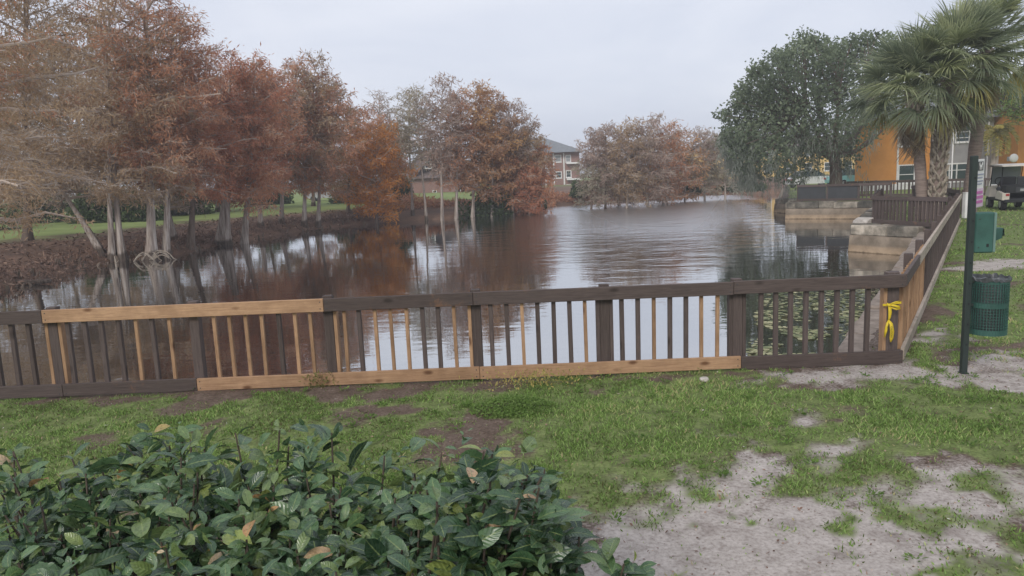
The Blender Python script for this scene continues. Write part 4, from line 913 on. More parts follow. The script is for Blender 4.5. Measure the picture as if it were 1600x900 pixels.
def litter():
    rng = np.random.default_rng(5); a = Acc()
    n = 16000; X = rng.uniform(-26, -9, n); Y = rng.uniform(19, 60, n); d, i = poly_sd(X, Y, LAKE); k = (i >= NWALL) & (d > -0.3) & (d < 7); X, Y = X[k], Y[k]; n = len(X)
    pos = np.column_stack([X, Y, height(X, Y) + 0.02]); D = unit(rng.normal(0, 1, (n, 3)) * [1, 1, .35]); W = unit(np.cross(D, rng.normal(0, .3, D.shape) + [0, 0, 1]))
    a.kites(pos, D, W, rng.uniform(.08, .26, n), rng.uniform(.025, .07, n), np.clip(rng.beta(1.5, 2.2, n) * 0.92 + (rng.random(n) > .97) * .2, 0, 1))
    o = mobj('leaf_litter', a.mesh('leaf_litter', FOL['litter'])); tag(o, 'rust brown leaf litter covering the left bank', 'leaf litter', kind='stuff')
    # cypress knees along the water line
    a = Acc()
    for _ in range(120):
        s = rng.integers(NWALL + 9, len(LAKE) - 3); u = rng.random(); p = LAKE[s] * (1 - u) + LAKE[s + 1] * u + rng.normal(0, .5, 2); z = float(height(p[0:1], p[1:2])[0]); h = rng.uniform(.08, .34)
        a.tube([[p[0], p[1], z - .1], [p[0] + rng.normal(0, .03), p[1], z + h * .6], [p[0] + rng.normal(0, .05), p[1], z + h]], [.08, .05, .02], 6, t=rng.random())
    o = mobj('cypress_knees', a.mesh('cypress_knees', FOL['twigd'])); tag(o, 'dark knobbly cypress knees along the left water line', 'cypress knees', kind='stuff')
litter()

# broken branches at the water's edge
def sticks():
    rng = np.random.default_rng(9); c = place(226, 408, WZ); c[2] = WZ + 0.02
    t = thing('branch_pile', 'pale bent dead branches lying at the left water edge', 'branches', tuple(c))
    for k in range(7):
        x0 = rng.uniform(-.75, .5); L = rng.uniform(.6, 1.1); a = Acc(); s = np.linspace(0, 1, 8)
        P = np.stack([x0 + s * L, rng.uniform(-.25, .25) + rng.normal(0, .03, 8), 0.05 + rng.uniform(.2, .42) * np.sin(np.pi * np.clip(s * rng.uniform(.9, 1.15), 0, 1.05)) - .05], -1)
        a.tube(P, .028 * (1 - .5 * s) + .006, 6); mobj('branch', a.mesh('branch', boot_mat, True), t)
    c = place(181, 417, WZ); t = mobj('snag_stick', None) if False else None
    a = Acc(); a.tube([[0, 0, -.5], [.02, 0, .1], [-.01, .02, .45]], [.03, .028, .018], 6); a.tube([[.01, 0, .15], [.14, .02, .26]], [.016, .01], 5)
    o = mobj('snag_stick', a.mesh('snag_stick', boot_mat, True), None, (c[0], c[1], WZ)); tag(o, 'single pale stick poking up from the water by the left bank', 'stick')
    c = place(25, 446, WZ); a = Acc(); a.tube([[-1.3, -.1, .0], [-.4, 0, .1], [.5, .06, .07], [1.2, .02, .12]], [.13, .12, .1, .06], 8)
    o = mobj('fallen_log', a.mesh('fallen_log', bark_pale, True), None, (c[0], c[1], WZ)); tag(o, 'grey fallen log half in the water at the left edge', 'log')
sticks()

# ------------------------------------------------------------------ live oak with moss
def live_oak():
    b = place(1303, 309, 0.0); t = thing('live_oak', 'big dark green live oak hung with grey moss beside the lake', 'tree', (b[0], b[1], 0))
    rng = np.random.default_rng(42); s = b[1] / FPX
    tr = Acc(); tr.tube([[0, 0, -.3], [0, 0, .2], [.1, 0, 1.0], [.05, 0, 2.0], [-.1, .1, 2.8]], [.62, .45, .36, .33, .30], 12)
    # clump centres seen along the outline and filling the crown
    cl = []
    for px, py, r in [(1165, 180, 30), (1150, 205, 26), (1185, 130, 30), (1180, 160, 34), (1215, 112, 34), (1245, 95, 34), (1268, 78, 26), (1290, 92, 32), (1320, 90, 30), (1350, 78, 28), (1380, 80, 26), (1375, 110, 34), (1335, 120, 40), (1290, 130, 42), (1240, 140, 42), (1205, 165, 40), (1175, 215, 36), (1165, 245, 26), (1200, 210, 40), (1235, 185, 42), (1275, 170, 44), (1320, 165, 44), (1360, 155, 40), (1395, 140, 30), (1215, 245, 32), (1250, 225, 38), (1290, 210, 40), (1330, 200, 40), (1280, 245, 28), (1310, 240, 26), (1195, 262, 22), (1235, 262, 24), (1160, 225, 22), (1140, 190, 14), (1300, 105, 30), (1225, 135, 34)]:
        for dy in (rng.uniform(-3.6, -.6), rng.uniform(.4, 3.6)):
            p = at_y(px + rng.uniform(-14, 14), py + rng.uniform(-12, 12), b[1] + dy * (1.0 if r > 28 else .6)); cl.append((p - np.array([b[0], b[1], 0]), r * s * rng.uniform(.85, 1.1)))
    for px, py in [(1134, 190), (1146, 172), (1158, 150), (1172, 118), (1196, 104), (1212, 88), (1232, 80), (1256, 66), (1272, 60), (1284, 68), (1306, 76), (1330, 72), (1346, 62), (1366, 60), (1384, 64), (1143, 215), (1150, 240), (1158, 262), (1172, 270), (1186, 108), (1222, 98), (1300, 84), (1318, 80), (1166, 135), (1152, 160), (1245, 84), (1140, 200), (1390, 72)]:
        for _ in range(3):
            p = at_y(px + rng.uniform(-12, 10), py + rng.uniform(-10, 8), b[1] + rng.uniform(-2, 2)); cl.append((p - np.array([b[0], b[1], 0]), rng.uniform(5, 13) * s))
    br = Acc(); mains = []
    for k in range(9):
        az = k * 2 * math.pi / 9 + .2; e = np.array([math.cos(az) * 2.6, math.sin(az) * 2.2, 4.6 + rng.uniform(-.8, .8)]); P = np.array([[-.05, .05, 2.4], e * .45 + [0, 0, 1.0], e])
        br.tube(P, [.19, .13, .08], 7); mains.append(e)
    for c, r in cl:
        m = mains[int(np.argmin([np.linalg.norm(c - e) for e in mains]))]; br.tube([m, (m + c) / 2 + rng.normal(0, .2, 3), c], [.07, .045, .02], 5, cap=False)
    mobj('trunk', tr.mesh('trunk', bark_dark, True), t); mobj('limbs', br.mesh('limbs', bark_dark, True), t)
    a = Acc()
    for c, r in cl:
        n = int(330 * (r / 1.3) ** 2) + 34; dv = unit(rng.normal(0, 1, (n, 3))); rad = r * rng.uniform(.15, 1.0, n) ** .45
        P = c + dv * rad[:, None] * np.array([1.0, .9, .8]) + rng.normal(0, .08, (n, 3)); D = unit(dv * .5 + rng.normal(0, .7, (n, 3))); W = unit(np.cross(D, rng.normal(0, 1, D.shape)))
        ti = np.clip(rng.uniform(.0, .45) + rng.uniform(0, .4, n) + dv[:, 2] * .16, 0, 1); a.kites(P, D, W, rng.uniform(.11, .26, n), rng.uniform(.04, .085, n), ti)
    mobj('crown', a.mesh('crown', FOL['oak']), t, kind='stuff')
    a = Acc()
    for c, r in [x for x in cl if x[0][2] < 4.4]:
        for _ in range(9):
            p = c + rng.normal(0, r * .5, 3); L = rng.uniform(.5, 1.7); n = 26; u = np.sort(rng.random(n)); P = p + np.stack([rng.normal(0, .09, n), rng.normal(0, .09, n), -u * L], -1)
            D = unit(rng.normal(0, .25, (n, 3)) + [0, 0, -1]); a.kites(P, D, unit(np.cross(D, rng.normal(0, 1, D.shape))), rng.uniform(.2, .5, n), rng.uniform(.015, .035, n) * (1.2 - u), rng.random(n))
    mobj('hanging_moss', a.mesh('hanging_moss', FOL['moss']), t, kind='stuff')
live_oak()

# ------------------------------------------------------------------ palms
def fan_frond(name, m, seed, pet=1.0, blade=0.95, nb=40, droop=0.5, spreadang=2.7, width=0.018):
    """costapalmate leaf: petiole along +X, then a fan of folded blades drooping at the tips"""
    rng = np.random.default_rng(seed); a = Acc()
    s = np.linspace(0, 1, 5); P = np.stack([s * pet, 0 * s, -0.10 * pet * s ** 2], -1); a.tube(P, .022 - .010 * s, 4, t=.8, cap=False)
    o = P[-1]
    for k in range(nb):
        f = (k / (nb - 1) - .5); ang = f * spreadang + rng.normal(0, .02); L = blade * (1.0 - .35 * abs(2 * f) ** 2) * rng.uniform(.72, 1.1)
        d = np.array([math.cos(ang), math.sin(ang), 0.0]); u = np.array([0, .30, .6, .82, 1.0])
        st = o + np.array([0.25 * (1 - abs(2 * f)) * .6, 0, -0.04])
        Q = st + np.outer(u * L, d) + np.outer(-droop * L * (u ** 2.2) * rng.uniform(.5, 1.6) + 0.10 * np.sin(u * 3) * (abs(f)), [0, 0, 1])
        Q[:, 2] += .05 * ((k % 2) - .5)
        sd = np.cross(d, [0, 0, 1]); sd = sd / np.linalg.norm(sd) + np.array([0, 0, .35 * (1 if k % 2 else -1)])
        w = width * np.array([.6, 1.0, .9, .5, .06]); V = np.empty((10, 3)); V[0::2] = Q - sd * w[:, None]; V[1::2] = Q + sd * w[:, None]
        a.add(V, [[2 * i, 2 * i + 1, 2 * i + 3, 2 * i + 2] for i in range(4)], np.clip(rng.uniform(.25, .75) + .25 * u.repeat(2), 0, 1))
    return a.mesh(name, m)
fronds = {'g': [fan_frond('frond', FOL['frond'], k, 0.95 + .15 * k, .95 + .05 * k, droop=.18 + .13 * k) for k in range(4)],
          'y': [fan_frond('frond', FOL['frondy'], 20 + k, 1.0, .95, droop=.7) for k in range(2)],
          'd': [fan_frond('dead_frond', FOL['frondd'], 30 + k, .9, .85, nb=26, droop=.85, spreadang=1.9) for k in range(2)]}
def palm(label, base_px, base_py, crown_px, crown_py, seed, n=46, boots=False, scale=1.0, r=.19, Y=None, dead=7, yel=3):
    rng = np.random.default_rng(seed); b = on_z(base_px, base_py, 0.0); Yb = Y or b[1]; b = at_y(base_px, base_py, Yb) if Y else b; b[2] = 0.0
    top = at_y(crown_px, crown_py, Yb + rng.uniform(-.2, .2)) - b
    t = thing('sabal_palm', label, 'palm tree', tuple(b), 0.0, 'palms on the lawn')
    s = np.linspace(0, 1, 22); bend = np.array([0, 0, 0]); P = np.stack([top[0] * s ** (2.2 if boots else 1.3), top[1] * s, top[2] * s], -1); P[0, 2] = -.3
    tr = Acc(); rad = r * (1 + .18 * np.exp(-s * 9)) * (1 - .08 * s); tr.tube(P, rad * (1 + .04 * np.sin(s * 90)), 14); mobj('trunk', tr.mesh('trunk', bark_palm, True), t)
    def boot_ring(lo, hi, cnt, acc):
        for k in range(cnt):
            u = lo + (hi - lo) * k / cnt; p = np.array([np.interp(u, s, P[:, q]) for q in range(3)]); az = k * 2.4
            d = np.array([math.cos(az), math.sin(az), 0]); sd = np.array([-d[1], d[0], 0]); o = p + d * (r * .85)
            for sg in (-1, 1):        # the split base of an old leaf stalk: two arms of a V
                A0 = o + sd * sg * .095 + np.array([0, 0, -.12]); B0 = o + d * rng.uniform(.08, .17) + sd * sg * .035 + np.array([0, 0, .16]); acc.tube([A0, (A0 + B0) / 2 + d * .03, B0], [.036, .046, .026], 5)
    acc = Acc(); boot_ring(.08 if boots else .78, .97, 95 if boots else 20, acc); mobj('leaf_boots', acc.mesh('leaf_boots', boot_mat), t, kind='stuff')
    hd = P[-1]
    for k in range(n):
        u = (k + .5) / n; az = k * 2.39996 + rng.uniform(-.25, .25)
        el = math.radians(86 - 116 * u ** .9) + rng.uniform(-.12, .12)
        if k >= n - dead: me = fronds['d'][k % 2]; el = math.radians(rng.uniform(-85, -58)); nm = 'dead_frond'
        elif n - dead - yel <= k: me = fronds['y'][k % 2]; nm = 'frond'
        else: me = fronds['g'][min(3, int(u * 3 + rng.random()))]; nm = 'frond'
        o = mobj(nm, me, t, tuple(hd + np.array([0, 0, .15 - .55 * u])), (rng.uniform(-.5, .5), -el, az)); sc = scale * rng.uniform(.85, 1.12); o.scale = (sc, sc, sc)
palm('sabal palm with smooth brown trunk, left of the two on the platform', 1441, 342, 1428, 140, 1, n=88, scale=1.04, dead=8)
palm('leaning sabal palm with rough criss-cross leaf stubs on its trunk', 1461, 342, 1490, 100, 2, n=80, boots=True, dead=9, scale=1.0, r=.18)
palm('tall sabal palm with bare trunk nearest the building, highest crown', 1514, 330, 1542, 76, 3, n=78, scale=1.0, r=.22, Y=27.0, dead=9)

def feather_palm():
    b = on_z(1553, 297, 0.0); b = at_y(1553, 297, 46.0); b[2] = 0
    t = thing('feather_palm', 'small yellow-green feather palm against the grey and orange walls', 'palm tree', tuple(b)); rng = np.random.default_rng(8)
    zt = at_y(1555, 205, 46.0)[2]; tr = Acc(); tr.tube([[-.1, 0, -.2], [-.05, 0, zt * .5], [0, 0, zt]], [.24, .2, .17], 10); mobj('trunk', tr.mesh('trunk', bark_pale, True), t)
    def ff(seed, dr):
        a = Acc(); r = np.random.default_rng(seed); s = np.linspace(0, 1, 8); P = np.stack([1.5 * s * (1 - .35 * dr * s), 0 * s, .75 * s - 1.9 * dr * s ** 2], -1); a.tube(P, .02 - .015 * s, 4, cap=False)
        n = 80; u = np.sort(r.uniform(.12, 1, n)); Q = np.stack([np.interp(u, s, P[:, q]) for q in range(3)], -1); sg = np.where(np.arange(n) % 2, 1, -1)
        D = unit(np.stack([np.full(n, .55), sg * .8, -np.full(n, .45)], -1) + r.normal(0, .1, (n, 3))); a.kites(Q, D, unit(np.cross(D, r.normal(0, 1, D.shape))), .42 * (1.15 - u * .6), np.full(n, .024), np.clip(r.uniform(.2, 1, n), 0, 1)); return a.mesh('frond', FOL['frondy'])
    ms = [ff(1, .5), ff(2, .8), ff(3, 1.05)]
    for k in range(30):
        o = mobj('frond', ms[min(2, int(k / 30 * 3))], t, (0, 0, zt), (0, -(.5 - .9 * k / 30), k * 2.4))
feather_palm()
p = at_y(1622, 290, 47.0); 
build_tree('leafy_tree', 'fresh green tree overhanging the orange wing at the right edge', np.array([p[0], p[1], 0]), at_y(1600, 128, 47.0)[2], 75 * 47 / FPX, 'fresh', 501, cb=.62, cov=2.0, bark=bark_dark, twig='twigd', group=None, droop=.1, lean=(-.12, 0), flare=.6)

# ------------------------------------------------------------------ buildings
def wall_open(name, x0, x1, z0, z1, opens, th, m, parent, y=0.0):
    """a wall in the X-Z plane, front at y, with real openings"""
    xs = sorted({x0, x1, *[o[0] for o in opens], *[o[1] for o in opens]}); zs = sorted({z0, z1, *[o[2] for o in opens], *[o[3] for o in opens]}); a = Acc()
    for i in range(len(xs) - 1):
        for j in range(len(zs) - 1):
            cx, cz = (xs[i] + xs[i + 1]) / 2, (zs[j] + zs[j + 1]) / 2
            if any(o[0] < cx < o[1] and o[2] < cz < o[3] for o in opens): continue
            a.box((cx, y + th / 2, cz), (xs[i + 1] - xs[i], th, zs[j + 1] - zs[j]))
    return mobj(name, a.mesh(name, m), parent)
def window(parent, x0, x1, z0, z1, y, fr=.09, mull=(), bars=(0.5,), m=None, g=None):
    m = m or m_white; w = bpy.data.objects.new('window', None); link(w, parent); w.location = ((x0 + x1) / 2, y, z0); W, Hh = x1 - x0, z1 - z0
    for sx in (-1, 1): bx('frame', (fr, .12, Hh), (sx * (W / 2 - fr / 2), .02, Hh / 2), m, w, bev=.01)
    for zz in (fr / 2, Hh - fr / 2): bx('frame', (W - 2 * fr, .117, fr), (0, .02, zz), m, w, bev=.01)
    bx('sill', (W + .12, .16, .06), (0, -.03, -.03), m, w, bev=.01)
    xs = [-W / 2 + fr] + [-W / 2 + W * f for f in mull] + [W / 2 - fr]
    for f in mull: bx('mullion', (.06, .10, Hh - 2 * fr), (-W / 2 + W * f, .022, Hh / 2), m, w, bev=.005)
    for f in bars: bx('sash_bar', (W - 2 * fr, .085, .05), (0, .024, Hh * f), m, w, bev=.005)
    for i in range(len(xs) - 1): bx('pane', (xs[i + 1] - xs[i], .012, Hh - 2 * fr), ((xs[i] + xs[i + 1]) / 2, .05, Hh / 2), g or m_glass, w, bev=0)
    return w
def orange_building():
    Y = 53.0; o = at_y(1338, 296, Y); O = np.array([o[0], Y, 0.0])
    t = thing('apartment_building', 'two-storey orange and grey apartment building behind the palms', 'building', tuple(O))
    X = lambda px, py=250: at_y(px, py, Y)[0] - O[0]
    Z = lambda px, py: at_y(px, py, Y)[2]
    xg, xe = X(1452, 270), X(1546, 240); ez = Z(1530, 182)
    o1 = (X(1404), X(1431), Z(1417, 287), Z(1417, 257)); o2 = (X(1404), X(1431), Z(1417, 229), Z(1417, 198))
    wall_open('orange_wall', 0, xg, 0.42, ez, [o1, o2], .3, m_orange, t)
    bx('base_band', (xg + .06, .36, .50), (xg / 2, .13, .17), m_white, t, bev=.01)
    for o_ in (o1, o2): window(t, *o_, .02, bars=(.48,))
    for x in (o1[0] - .07, o1[1] + .07): bx('trim_strip', (.12, .05, ez - .45), (x, -.024, .45 + (ez - .45) / 2), m_white, t, bev=.008)
    g1 = (X(1464, 270), X(1508, 270), Z(1486, 284), Z(1486, 255)); g2 = (X(1488, 205), X(1512, 205), Z(1500, 223), Z(1500, 193)); g3 = (X(1522, 205), X(1531, 205), Z(1526, 221), Z(1526, 191))
    wall_open('grey_wall', xg, xe, 0.0, ez, [g1, g2, g3], .3, m_grey, t, y=-.35)
    bx('grey_return', (.3, .34, ez), (xg + .15, -.17 + .3 - .13, ez / 2), m_grey, t, bev=0)
    window(t, *g1, -.33, mull=(.34, .60), bars=(.62,)); window(t, *g2, -.33, bars=(.55, .25)); window(t, *g3, -.33, bars=(.5, .25))
    for px in (1482, 1536): 
        x = X(px, 250); a = Acc(); a.tube([[x, -.45, 0], [x, -.45, ez * .92]], [.05, .05], 8); mobj('downpipe', a.mesh('downpipe', m_white, True), t)
    # roof and rear volume
    bx('rear_volume', (xe - 4.6, 8.5, ez - .05), (4.5 + (xe - 4.6) / 2, 4.6, (ez - .05) / 2), m_grey, t, bev=0)
    a = Acc(); e = .5; a.add([[-.3, -e - .35, ez], [xe + 2.8, -e - .35, ez], [xe + 2.8, 10, ez], [4.6, 10, ez], [4.5, 4.6, ez + 1.9], [xe + .5, 4.6, ez + 1.9]], [[0, 1, 5, 4], [2, 3, 4, 5], [1, 2, 5, 5], [3, 0, 4, 4], [3, 2, 1, 0]]); mobj('roof', a.mesh('roof', m_roof), t)
    bx('fascia', (xe + 3.3, .05, .2), ((xe + 2.3) / 2, -e - .38, ez - .02), m_roof, t, bev=.01)
    # projecting wing
    wx0, wy = X(1549, 250), -2.7
    w = bpy.data.objects.new('wing', None); link(w, t); w.location = (wx0, wy, 0)
    wz = at_y(1590, 170, Y + wy)[2]
    def wb(px): return at_y(px, 250, Y + wy)[0] - O[0] - wx0
    op = (wb(1600) + .4, wb(1600) + 1.9, 1.2, 2.4)
    wall_open('orange_wall', 0, 8.0, .5, wz, [op], .3, m_orange, w); bx('base_band', (8.05, .34, .5), (4.0, .15, .25), m_white, w, bev=.01)
    wall_open('side_wall', 0, 2.35, 0, wz, [], .3, m_orange, w).rotation_euler = (0, 0, math.pi / 2)
    w.children[-1].location = (.3, .302, 0)
    for z in (3.5,): 
        ww = bpy.data.objects.new('x', None); bpy.data.objects.remove(ww)
    a = Acc(); a.add([[-.4, -.4, wz], [8.4, -.4, wz], [8.4, 12, wz], [-.4, 12, wz], [2.5, 5, wz + 2], [8.4, 5, wz + 2]], [[0, 1, 5, 4], [2, 3, 4, 5], [3, 0, 4, 4], [1, 2, 5, 5], [3, 2, 1, 0]]); mobj('wing_roof', a.mesh('wing_roof', m_roof), w)
    # dish on the wing's corner
    d = at_y(1584, 247, Y + wy - .6); t2 = thing('wall_dish', 'round white dish fixed to the corner of the orange wing', 'dish', (d[0], d[1], d[2]))
    bm = bmesh.new(); bmesh.ops.create_uvsphere(bm, u_segments=24, v_segments=12, radius=.29)
    for v in bm.verts: v.co.y *= .5
    me = bpy.data.meshes.new('dish_shell'); bm.to_mesh(me); bm.free(); me.materials.append(m_white)
    for p_ in me.polygons: p_.use_smooth = True
    mobj('dish_shell', me, t2); bx('bracket', (.05, .55, .05), (.05, .35, -.05), m_metal, t2); bx('mount_plate', (.2, .03, .3), (.05, .60, -.05), m_metal, t2)
    # ladder against the inner corner
    l0, l1 = at_y(1570, 292, Y - 1.6), at_y(1575, 208, Y - 1.0); lad = thing('ladder', 'white ladder leaning against the brown-orange inner wall beside the feather palm', 'ladder', (l0[0], l0[1], 0))
    for sx in (0, .38):
        a = Acc(); a.tube([[sx, 0, 0], [sx + l1[0] - l0[0], l1[1] - l0[1], l1[2]]], [.03, .03], 6); mobj('stile', a.mesh('stile', m_white), lad)
    for k in range(13):
        u = (k + .6) / 13.5; bx('rung', (.36, .03, .03), (.19 + u * (l1[0] - l0[0]), u * (l1[1] - l0[1]), u * l1[2]), m_white, lad)
    b_ = at_y(1551, 297, 40.0); sb = thing('board', 'white wedge-shaped board standing left of the golf cart', 'board', (b_[0], b_[1], 0))
    for s_ in (-1, 1): bx('panel', (.32, .03, .85), (0, s_ * .12, .42), m_white, sb, (s_ * .26, 0, 0), .006)
orange_building()

def brick_flats():
    Y = 118.0; O = at_y(900, 303, Y); O[2] = at_y(900, 305, Y)[2]; t = thing('brick_apartments', 'three-storey brick apartment block with grey hip roof across the lake', 'building', tuple(O))
    X = lambda px, py=270: at_y(px, py, Y)[0] - O[0]; Z = lambda px, py: at_y(px, py, Y)[2] - O[2]
    x0, x1, ez = X(780), X(906), Z(880, 238); ops = []
    for (a_, b_, c_, d_) in [(867, 878, 254, 242), (868, 878, 279, 268), (869, 879, 303, 290), (852, 859, 296, 281), (852, 859, 270, 257), (852, 859, 252, 242), (884, 893, 302, 288), (884, 893, 278, 266), (884, 893, 254, 242)]: ops.append((X(a_), X(b_), Z(a_, c_), Z(a_, d_)))
    wall_open('brick_wall', x0, x1, -1.0, ez, ops, .4, m_brick, t)
    for q in ops: window(t, *q, .05, fr=.14, bars=(.5,), g=m_glassl if q[3] > 5 else m_glass)
    bx('bay_trim', (.22, .1, ez - .2), (X(866) - .05, -.05, ez / 2), m_white, t); bx('bay_trim', (.22, .1, ez - .2), (X(880) + .15, -.05, ez / 2), m_white, t)
    for py in (254, 279, 304): bx('balcony_edge', (X(905) - X(882), .9, .28), ((X(882) + X(905)) / 2 + .3, -.47, Z(890, py) - .1), m_white, t, bev=.02)
    bx('rear_volume', (x1 - x0, 12, ez - .02), ((x0 + x1) / 2, 6.5, ez / 2), m_brick, t, bev=0)
    a = Acc(); rz = Z(850, 213) ; a.add([[x0 - .8, -1.2, ez], [x1 + .8, -1.2, ez], [x1 + .8, 13.5, ez], [x0 - .8, 13.5, ez], [X(806), 6, rz], [X(857), 6, rz]], [[0, 1, 5, 4], [2, 3, 4, 5], [1, 2, 5, 5], [3, 0, 4, 4], [3, 2, 1, 0]]); mobj('roof', a.mesh('roof', m_roof), t)
    # hip that rises to the left of the visible corner
    Y = 100.0; O = at_y(680, 314, Y); O[2] = at_y(680, 316, Y)[2]; t = thing('gabled_brick_house', 'brick building with round-topped attic window half hidden by the point trees', 'building', tuple(O))
    x0, x1, ez, pk, px_ = X(622), X(745), Z(680, 278), Z(690, 236), X(678)
    ops = [(X(674), X(681), Z(678, 305), Z(678, 297)), (X(630), X(637), Z(634, 305), Z(634, 295)), (X(712), X(719), Z(715, 305), Z(715, 295))]
    wall_open('brick_wall', x0, x1, -1, ez, ops, .4, m_brick, t)
    for q in ops: window(t, *q, .05, fr=.1)
    bx('rear_volume', (x1 - x0, 9, ez), ((x0 + x1) / 2, 5, ez / 2), m_brick, t, bev=0)
    g0, g1 = X(648), X(722); a = Acc(); a.add([[g0, -.05, ez], [g1, -.05, ez], [(g0 + g1) / 2, -.05, pk], [g0, .3, ez], [g1, .3, ez], [(g0 + g1) / 2, .3, pk]], [[0, 1, 2, 2], [3, 5, 4, 4], [0, 3, 4, 1], [1, 4, 5, 2], [2, 5, 3, 0]]); mobj('gable', a.mesh('gable', m_brick), t)
    a = Acc(); a.add([[x0 - .5, -.7, ez], [x1 + .5, -.7, ez], [x1 + .5, 10, ez], [x0 - .5, 10, ez], [x0 + 3, 4.7, pk + .2], [x1 - 3, 4.7, pk + .2]], [[0, 1, 5, 4], [2, 3, 4, 5], [1, 2, 5, 5], [3, 0, 4, 4], [3, 2, 1, 0]]); mobj('roof', a.mesh('roof', m_roofb), t)
    for s_ in (0, 1):
        A0 = np.array([[g0 - .3, 0, ez - .15], [g1 + .3, 0, ez - .15]][s_]); pkv = np.array([(g0 + g1) / 2, 0, pk + .15]); a = Acc(); off = np.array([0, -.5, 0]); bk = np.array([0, 3.5, 0]); up = np.array([0, 0, .14])
        a.add([A0 + off, pkv + off, pkv + bk, A0 + bk, A0 + off + up, pkv + off + up, pkv + bk + up, A0 + bk + up], [[0, 3, 2, 1], [4, 5, 6, 7], [0, 1, 5, 4], [1, 2, 6, 5], [2, 3, 7, 6], [3, 0, 4, 7]]); mobj('gable_roof', a.mesh('gable_roof', m_roofb), t)
    c = at_y(669, 258, Y) - O; th = np.linspace(0, np.pi, 13); a = Acc(); pts = [[.42, 0, -.45]] + [[.42 * math.cos(x), 0, .42 * math.sin(x)] for x in th] + [[-.42, 0, -.45]]; a.tube(pts, .09, 6); a.tube([[-.42, 0, -.45], [.42, 0, -.45]], .09, 6)
    w = mobj('arched_window', a.mesh('arched_window', m_white), t, (c[0], -.1, c[2])); bx('pane', (.74, .02, .8), (0, .03, -.05), m_glass, w, bev=.0)
    bx('plinth', (X(686) - X(656), .3, .35), ((X(656) + X(686)) / 2, -.2, Z(670, 311)), m_white, t)
    Y = 112.0; O = at_y(1085, 300, Y); O[2] = 0; t = thing('yellow_building', 'long yellow two-storey building far behind the oak', 'building', tuple(O))
    x1 = X(1345); ez = 4.6; ops = []
    for k in range(9): 
        xx = 1.5 + k * 3.0
        if xx + 1.2 < x1: ops += [(xx, xx + 1.2, .9, 2.2), (xx, xx + 1.2, 3.2, 4.2)]
    wall_open('yellow_wall', 0, x1, 0, ez, ops, .3, m_yellowb, t); bx('rear_volume', (x1, 8, ez), (x1 / 2, 4.7, ez / 2), m_yellowb, t, bev=0)
    for q in ops: window(t, *q, .05, fr=.1)
    a = Acc(); a.add([[-.5, -.6, ez], [x1 + .5, -.6, ez], [x1 + .5, 9.5, ez], [-.5, 9.5, ez], [3, 4.5, ez + 1.6], [x1 - 3, 4.5, ez + 1.6]], [[0, 1, 5, 4], [2, 3, 4, 5], [1, 2, 5, 5], [3, 0, 4, 4], [3, 2, 1, 0]]); mobj('roof', a.mesh('roof', m_roofb), t)
brick_flats()

# ------------------------------------------------------------------ vehicles
def loft(name, sections, m, parent, smooth=False):
    a = Acc(); n = len(sections[0]); V = np.concatenate([np.array(s_) for s_ in sections]); F = [[i * n + j, i * n + (j + 1) % n, (i + 1) * n + (j + 1) % n, (i + 1) * n + j] for i in range(len(sections) - 1) for j in range(n)]
    a.add(V, F); k = len(sections) - 1
    for b0 in (0, k * n):
        for j in range(1, n - 1, 2): a.F.append(np.array([[b0, b0 + j, b0 + j + 1, b0 + min(j + 2, n - 1)]]))
    return mobj(name, a.mesh(name, m, smooth), parent)
def wheel(parent, x, y, r=.31, w=.2, z=None):
    a = Acc(); z = r if z is None else z; a.tube([[0, -w / 2, 0], [0, -w / 2 + .03, 0], [0, w / 2 - .03, 0], [0, w / 2, 0]], [r * .9, r, r, r * .9], 20); o = mobj('wheel', a.mesh('wheel', m_rubber, True), parent, (x, y, z))
    a = Acc(); a.tube([[0, -w / 2 - .006, 0], [0, w / 2 + .006, 0]], [r * .58, r * .58], 16); mobj('rim', a.mesh('rim', m_metal), o)
def car(label, px, py, rz, m, zb=0.1):
    p = on_z(px, py, zb); z = float(height(np.array([p[0]]), np.array([p[1]]))[0]); t = thing('parked_car', label, 'car', (p[0], p[1], z), rz, 'cars parked behind the lake')
    prof = [(-2.15, .35), (-2.2, .62), (-2.05, .9), (-1.3, .96), (.95, .98), (1.9, .82), (2.2, .62), (2.15, .32)]
    loft('body', [[(x * (1 if abs(y) < .8 else .97), y, z_) for x, z_ in prof] for y in (-.88, -.8, .8, .88)], m, t)
    cab = [(-1.75, .94), (-1.25, 1.42), (.25, 1.46), (1.05, .96)]
    loft('cabin', [[(x * .97, y * (1.0 if z_ < 1 else .84), z_ - .002) for x, z_ in cab] for y in (-.80, .80)], m_glass, t)
    loft('roof', [[(x, y, z_) for x, z_ in [(-1.22, 1.405), (-1.2, 1.45), (.2, 1.485), (.3, 1.44)]] for y in (-.67, .67)], m, t)
    for x in (-1.35, 1.35):
        for y in (-.80, .80): wheel(t, x, y)
    for y in (-.62, .62): bx('headlight', (.06, .34, .13), (2.16, y, .68), m_white, t, bev=.02); bx('taillight', (.06, .3, .14), (-2.16, y, .74), m_lamp_r, t, bev=.02)
car('dark car parked beyond the lawn behind the red cypress', 330, 327, .15, p_dark)
car('white car parked beyond the lawn, glimpsed between rust cypress trunks', 392, 319, .1, p_white)
car('silver car parked beyond the lawn left of the orange tree', 512, 316, .05, p_silver)
car('white car parked under the oak, left of its trunk', 1268, 291, .1, p_white)
car('pale teal car parked right of the oak trunk', 1330, 289, .2, p_teal)

